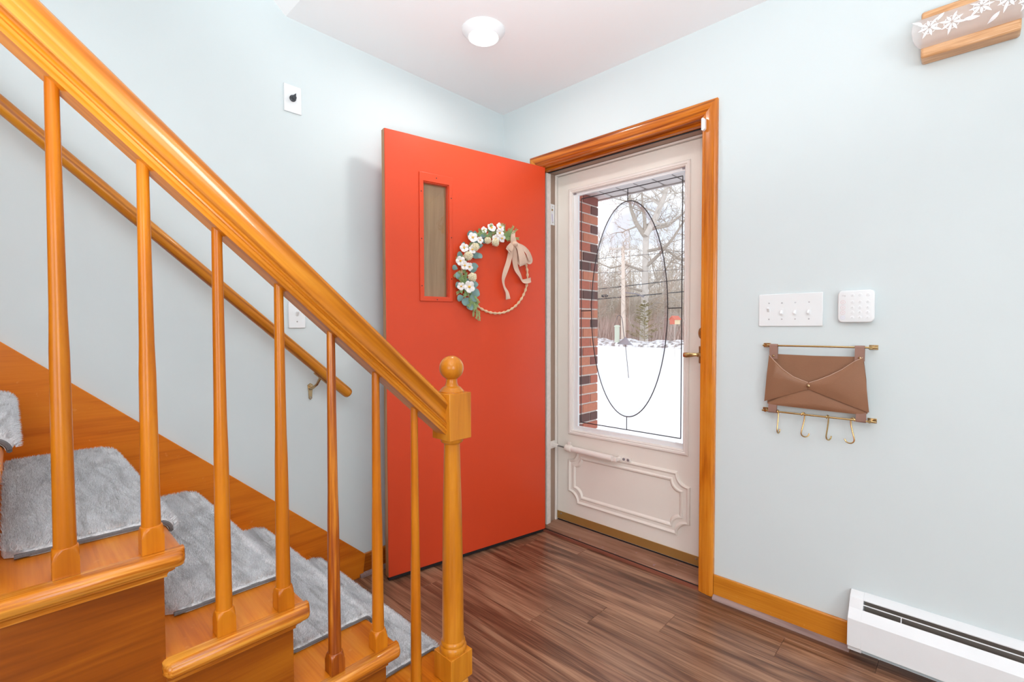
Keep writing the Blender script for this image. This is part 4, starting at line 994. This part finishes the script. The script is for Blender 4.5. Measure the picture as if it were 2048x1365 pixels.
# plowed snow bank: line from (-30,34) to (4,25)
def bankmat():
    m = plain('dirty_snow', (.80, .78, .80), .8, bump=.6, bscale=6); n, l, p = nodes_of(m)
    tc = n.new('ShaderNodeTexCoord'); nz = n.new('ShaderNodeTexNoise'); nz.inputs['Scale'].default_value = 3.2; nz.inputs['Detail'].default_value = 8
    l.new(tc.outputs['Object'], nz.inputs['Vector']); cr = n.new('ShaderNodeValToRGB'); e = cr.color_ramp.elements
    e[0].position = .40; e[0].color = (.30, .25, .23, 1); e[1].position = .54; e[1].color = (.84, .83, .86, 1)
    l.new(nz.outputs[0], cr.inputs[0]); l.new(cr.outputs[0], p.inputs['Base Color']); return m
b = B(); P0, P1 = Vector((-46,37,0)), Vector((8,24.5,0)); dd = (P1-P0); nn = Vector((-dd.y, dd.x, 0)).normalized(); rows = []
for i in range(181):
    p = P0+dd*i/180; row = []
    for k in range(11):
        f = k/10; h = .50*math.sin(PI*f)**.7*(1+.4*noise.noise(Vector((p.x*.6, f*2, 5)))) + .12*noise.noise(Vector((p.x*2.2, f*7, 1)))*math.sin(PI*f)
        q_ = p+nn*(f*3.0-.4+.25*noise.noise(Vector((p.x*.8, 3, 3)))); row.append((q_.x, q_.y, GZ-.05+h))
    rows.append(row)
b.loft(rows, False, False); tag(part('snow_bank', b, bankmat(), smooth=60), 'dirty plowed ridge of snow along the far edge of the yard', 'snow bank')

# trees
def limb(b, p, d_, r, L0, depth, rr, sides=5, spread=.6, droop=0., minr=.006, kids=3):
    segs = 4; pts = [p]; rad = [r]; q_ = Vector(p); d_ = Vector(d_).normalized()
    for i in range(segs):
        d_ = (d_+Vector((rr.gauss(0,.13), rr.gauss(0,.13), rr.gauss(0,.11)-droop))).normalized(); q_ = q_+d_*L0/segs; pts.append(q_.copy()); rad.append(max(minr*.6, r*(1-.5*(i+1)/segs)))
    b.tube(pts, rad, sides, False, False)
    if depth <= 0: return
    for k in range(kids):
        f = rr.uniform(.35, 1.0); i = min(segs-1, int(f*segs)); pp = pts[i].lerp(pts[i+1], f*segs-i)
        ax = Vector((rr.gauss(0,1), rr.gauss(0,1), rr.gauss(0,.7))); ax = (ax-d_*ax.dot(d_)).normalized()
        nd = (d_*(1-spread*.5)+ax*spread+Vector((0,0,.15))).normalized()
        limb(b, pp, nd, max(minr, r*rr.uniform(.38,.58)), L0*rr.uniform(.5,.8), depth-1, rr, max(3, sides-1), spread, droop, minr, kids)
# the large bare tree beyond the bank
rb_ = random.Random(11)
bt = thing('large_bare_tree', 'tall pale bare tree with forked crown standing beyond the snow bank', 'tree', (-17.6, 34.5, GZ))
tb = B(); tr_pts = [(-17.60,34.52,GZ-.2),(-17.57,34.55,1.5),(-17.58,34.67,4.0),(-17.60,34.75,6.5),(-17.59,34.82,8.9)]
tb.tube(tr_pts, [.40,.31,.28,.26,.25], 10); part('trunk', tb, M['bark_pale'], bt, smooth=60)
rtv = rt; 
def limb_path(pts, r0, r1, twigs):
    b = B(); n = len(pts); P_ = [Vector(p) for p in pts]; R__ = [r0+(r1-r0)*i/(n-1) for i in range(n)]; b.tube(P_, R__, 8)
    for i in range(twigs):
        f = rb_.uniform(.15,1)*(n-1); k = min(n-2, int(f)); p = P_[k].lerp(P_[k+1], f-k); d0 = (P_[k+1]-P_[k]).normalized()
        ax = Vector((rb_.gauss(0,1), rb_.gauss(0,1), rb_.gauss(0,.6))); ax = (ax-d0*ax.dot(d0)).normalized()
        limb(b, p, d0*.35+ax, R__[k]*rb_.uniform(.25,.5), rb_.uniform(1.4,3.0), 3, rb_, 5, .7, .02, .012, 3)
    part('limb', b, M['bark_pale'] if r0 > .25 else M['bark'], bt, smooth=60)
def W_(px, z, depth_off=0.0):      # a point in the tree's own upright plane, px metres along the road, z height
    return Vector((-17.6, 34.6, 0)) + rt*px - Vector((fw.x,fw.y,0))*depth_off + Vector((0,0,z))
limb_path([W_(.05,8.8),W_(.9,10.3),W_(1.6,12.0),W_(2.2,14.2),W_(2.6,17)], .30, .10, 12)
limb_path([W_(.0,8.8),W_(-.75,9.9),W_(-1.15,11.0),W_(-1.3,11.9),W_(-.9,13.2)], .22, .06, 9)
limb_path([W_(.05,8.7),W_(.0,10.0),W_(-.2,11.5),W_(-.3,13.5)], .2, .05, 8)
limb_path([W_(.2,7.5),W_(1.6,7.8),W_(2.8,6.9),W_(3.8,6.6),W_(5,6.0)], .14, .04, 9)
limb_path([W_(.1,6.2),W_(1.2,7.2),W_(2.4,8.6),W_(3.4,10.2),W_(4.6,11)], .16, .05, 11)
limb_path([W_(.2,4.4),W_(1.3,5.2),W_(2.2,6.6),W_(3.6,7.6)], .12, .04, 8)
limb_path([W_(-.2,5.9),W_(-1.6,6.4),W_(-2.8,6.1),W_(-4.0,6.6)], .12, .03, 8)
limb_path([W_(-.2,4.2),W_(-1.8,4.6),W_(-3.2,4.3),W_(-5,4.7)], .10, .03, 7)
limb_path([W_(.1,2.6),W_(1.0,3.2),W_(2.4,3.3),W_(4.0,3.7)], .10, .03, 7)
limb_path([W_(.1,3.4,.8),W_(1.4,3.9,1.2),W_(3.0,3.0,1.4),W_(4.2,2.6,1.4)], .08, .03, 6)
limb_path([W_(.3,9.3),W_(1.9,9.6),W_(3.2,10.6),W_(4.4,12.4)], .14, .04, 9)
# woods: a few tree meshes copied
wood_me = []
for v_ in range(7):
    rv = random.Random(40+v_); b = B(); hgt = rv.uniform(7.5, 11)
    p = Vector((0,0,-.3)); d0 = Vector((rv.gauss(0,.05), rv.gauss(0,.05), 1)); pts = []; rad = []
    for i in range(9):
        f = i/8; pts.append(p+Vector((d0.x*hgt*f+.15*math.sin(f*4+v_), d0.y*hgt*f, hgt*f))); rad.append(.085*(1-.82*f))
    b.tube(pts, rad, 6, False, False)
    for i in range(22):
        f = rv.uniform(.15,.98)*8; k = min(7,int(f)); pp = pts[k].lerp(pts[k+1], f-k); a = rv.uniform(0,2*PI)
        limb(b, pp, (math.cos(a)*.8, math.sin(a)*.8, rv.uniform(.5,1.1)), rad[k]*.42, rv.uniform(.9,2.4)*(1.2-f/12), 2, rv, 4, .6, 0, .012, 3)
    wood_me.append(mesh_of('woodland_tree', b, M['twig'], smooth=0))
dv = Vector((fw.x, fw.y, 0)).normalized()
for i in range(84):
    dep = rnd.uniform(43, 72); lat = rnd.uniform(.10, .42)*dep
    p = Vector((CAM.x, CAM.y, 0)) + dv*dep + rt*lat
    o = bpy.data.objects.new('woodland_tree', wood_me[i%7]); col.objects.link(o); o.location = (p.x, p.y, GZ); sc_ = rnd.uniform(.75, 1.25)
    o.rotation_euler = (0,0,rnd.uniform(0,6.28)); o.scale = (sc_, sc_, sc_)
    tag(o, 'thin bare tree in the woods seen through the storm door glass', 'tree', 'thin bare trees in the woods beyond the snow bank')
# undergrowth
b = B(); ru = random.Random(5)
for i in range(11000):
    dep = ru.uniform(41, 56); lat = ru.uniform(.08,.44)*dep; p = Vector((CAM.x,CAM.y,GZ-.1))+dv*dep+rt*lat
    h = ru.uniform(.8, 3.4)*ru.uniform(.6,1.1); d_ = Vector((ru.gauss(0,.22), ru.gauss(0,.22), 1)); r = ru.uniform(.010,.024)
    a = p; c = p+d_*h*.5; e = p+d_*h+Vector((ru.gauss(0,.2),ru.gauss(0,.2),0)); q_ = rt*r
    b.add([a-q_, a+q_, c+q_*.8, c-q_*.8, e, a+dv*r*1.5, c+dv*r], [(0,1,2,3),(3,2,4),(1,5,6,2),(5,0,3,6),(2,6,4),(6,3,4)])
o = part('undergrowth', b, M['brush'], smooth=0); tag(o, 'reddish brown tangle of leafless brush at the foot of the woods', 'brush', kind='stuff')
b = B()
for i in range(9000):
    dep = ru.uniform(58, 85); lat = ru.uniform(.06,.46)*dep; p = Vector((CAM.x,CAM.y,GZ-.1))+dv*dep+rt*lat
    h = ru.uniform(4, 9.5)*ru.uniform(.6,1.0); d_ = Vector((ru.gauss(0,.10), ru.gauss(0,.10), 1)); r = ru.uniform(.018,.05)
    a = p; c = p+d_*h*.5; e = p+d_*h; q_ = rt*r
    b.add([a-q_, a+q_, c+q_*.8, c-q_*.8, e, a+dv*r*1.5, c+dv*r], [(0,1,2,3),(3,2,4),(1,5,6,2),(5,0,3,6),(2,6,4),(6,3,4)])
o = part('distant_woods', b, M['twig'], smooth=0); tag(o, 'hazy mass of distant leafless stems deep in the woods', 'woods', kind='stuff')
# cedar at the big tree's foot
cs = thing('cedar_shrub', 'olive evergreen shrub in front of the large pale tree trunk', 'shrub', (-17.0, 33.6, GZ))
b = B(); b.tube([(-17.0,33.6,GZ-.1),(-17.05,33.6,GZ+2.2),(-17.0,33.6,GZ+4.0)], [.06,.04,.01], 6); part('stem', b, M['bark'], cs)
b = B()
for i in range(90):
    zz = ru.uniform(.4, 3.6); a = ru.uniform(0,2*PI); rr_ = (1.9*(1-zz/4.2)+.2)*ru.uniform(.4,1); base = Vector((-17.0,33.6,GZ+zz)); tip = base+Vector((math.cos(a)*rr_, math.sin(a)*rr_, .35*rr_))
    b.tube([base, tip], [.012,.005], 3, False, False)
    for k in range(10):
        p = base.lerp(tip, ru.uniform(.35,1.05)); q_ = Vector((ru.gauss(0,.12), ru.gauss(0,.12), ru.gauss(0,.07))); e = Vector((ru.gauss(0,1),ru.gauss(0,1),ru.gauss(0,1))).normalized()*.035
        b.add([p-e, p+q_*.6, p+e, p+q_], [(0,1,2),(0,2,3)])
part('foliage', b, M['cedar'], cs, smooth=0, kind='stuff')
# utility pole
up_ = thing('utility_pole', 'weathered wooden utility pole carrying cables in front of the woods', 'pole', (-18.3, 32.45, GZ))
b = B(); b.tube([(-18.28,32.44,GZ-.1),(-18.36,32.5,4),(-18.44,32.57,7.75)], [.20,.17,.13], 10); part('pole', b, M['pole'], up_)
b = B(); c0 = Vector((-18.43,32.56,7.55)); ax = rt; b.prism([(-.06,-.07),(.06,-.07),(.06,.07),(-.06,.07)], c0-ax*1.1, (fw.x,fw.y,0), (0,0,1), ax, 2.1); part('crossarm', b, M['bark_pale'], up_)
def wire(z0, z1, l0=-14, l1=16, r=.022, sag=.5, nm='cable', d0=0):
    b = B(); pts = []
    for i in range(21):
        f = i/20; p = Vector((-18.38,32.5,0))+rt*(l0+(l1-l0)*f)+dv*d0*(f-.5); pts.append((p.x,p.y,z0+(z1-z0)*f-sag*4*f*(1-f)))
    b.tube(pts, r, 5); return part(nm, b, M['wire'], up_)
wire(6.1, 8.6, sag=.35, r=.018, nm='wire'); wire(5.4, 6.6, sag=.3, r=.014, nm='wire'); wire(3.3, 6.6, sag=.35, r=.035); wire(2.7, 5.2, sag=.25, r=.045)
b = B(); p = Vector((-18.38,32.5,0))+rt*(-1.5); b.lathe([(.09,-.25),(.12,-.1),(.12,.15),(.05,.28)], (p.x,p.y,3.72), tuple(rt), 10); part('splice_case', b, M['wire'], up_)
b = B(); p = Vector((-18.36,32.5,4.0)); b.tube([p, p+rt*1.0+Vector((0,0,-.1)), p+rt*1.7+Vector((0,0,-.35))], [.05,.05,.09], 8); part('lamp_arm', b, M['greymetal'], up_)

# bird feeder pole, feeder, birdhouse
hk = thing('shepherd_hook', 'thin iron crook pole with grey cone baffle standing in the snow', 'garden hook', (-4.96, 10.14, GZ))
pb_ = Vector((-4.96,10.137,GZ-.1)); pm_ = Vector((-5.055,10.08,.72)); 
b = B(); pts = [pb_, pm_, Vector((-5.07,10.07,.80)), Vector((-5.10,10.05,1.05)), Vector((-5.115,10.04,1.30)), Vector((-5.135,10.03,1.42)), Vector((-5.165,10.01,1.485)), Vector((-5.20,9.98,1.50)), Vector((-5.232,9.955,1.475)), Vector((-5.246,9.942,1.42)), Vector((-5.248,9.940,1.37))]
b.tube(pts, .009, 8); part('rod', b, M['iron'], hk)
b = B(); b.lathe([(.235,-.10),(.225,-.10),(.02,.10),(.012,.12),(.012,.10),(.0121,.09)], (-5.058,10.082,.765), (.08,.05,1), 28); part('baffle', b, M['greymetal'], hk)
fd = thing('bird_feeder', 'pale green tube bird feeder hanging from the iron crook', 'bird feeder', (-5.24, 9.94, .72))
b = B(); b.lathe([(.075,0),(.08,.02),(.07,.03),(.068,.44),(.074,.45)], (-5.24,9.945,.725), (0,0,1), 20); part('tube', b, M['feeder'], fd)
b = B(); b.lathe([(.09,0),(.09,.02),(.05,.05),(0,.055)], (-5.24,9.945,1.172), (0,0,1), 20); part('lid', b, M['feeder'], fd)
b = B(); b.tube([(-5.31,9.90,1.19),(-5.275,9.92,1.30),(-5.246,9.942,1.376),(-5.205,9.968,1.30),(-5.17,9.99,1.19)], .004, 6); part('bail', b, M['iron'], fd)
bh = thing('birdhouse', 'little birdhouse with red roof and cream front on a thin grey post', 'birdhouse', (-5.056, 13.295, 1.26))
def rot_pts(v, c, a): 
    ca, sa = math.cos(a), math.sin(a); return [(c[0]+x*ca-y*sa, c[1]+x*sa+y*ca, c[2]+z) for x, y, z in v]
def rb(b_, c, a): b_.v = rot_pts(b_.v, c, a); return b_
c_ = (-5.056,13.295,1.255); ya = YAW+.45
part('house_body', rb(B().prism([(-.11,0),(.11,0),(.11,.17),(0,.26),(-.11,.17)], (0,-.12,0), (1,0,0), (0,0,1), (0,1,0), .24), c_, ya+PI/2), M['birdtan'], bh)
b = B(); b.prism([(-.135,.145),(0,.262),(.135,.145),(.135,.165),(0,.285),(-.135,.165)], (0,-.15,0), (1,0,0), (0,0,1), (0,1,0), .30); part('roof', rb(b, c_, ya+PI/2), M['birdred'], bh)
b = B(); b.prism([(-.111,-.002),(.111,-.002),(.111,.17),(0,.262),(-.111,.17)], (0,.12,0), (1,0,0), (0,0,1), (0,1,0), .006); part('house_side', rb(b, c_, ya+PI/2), M['birdred'], bh)
b = B(); b.tube([(-5.056,13.295,GZ-.1),(-5.056,13.295,1.256)], .007, 8); part('post', b, M['bark_pale'], bh)
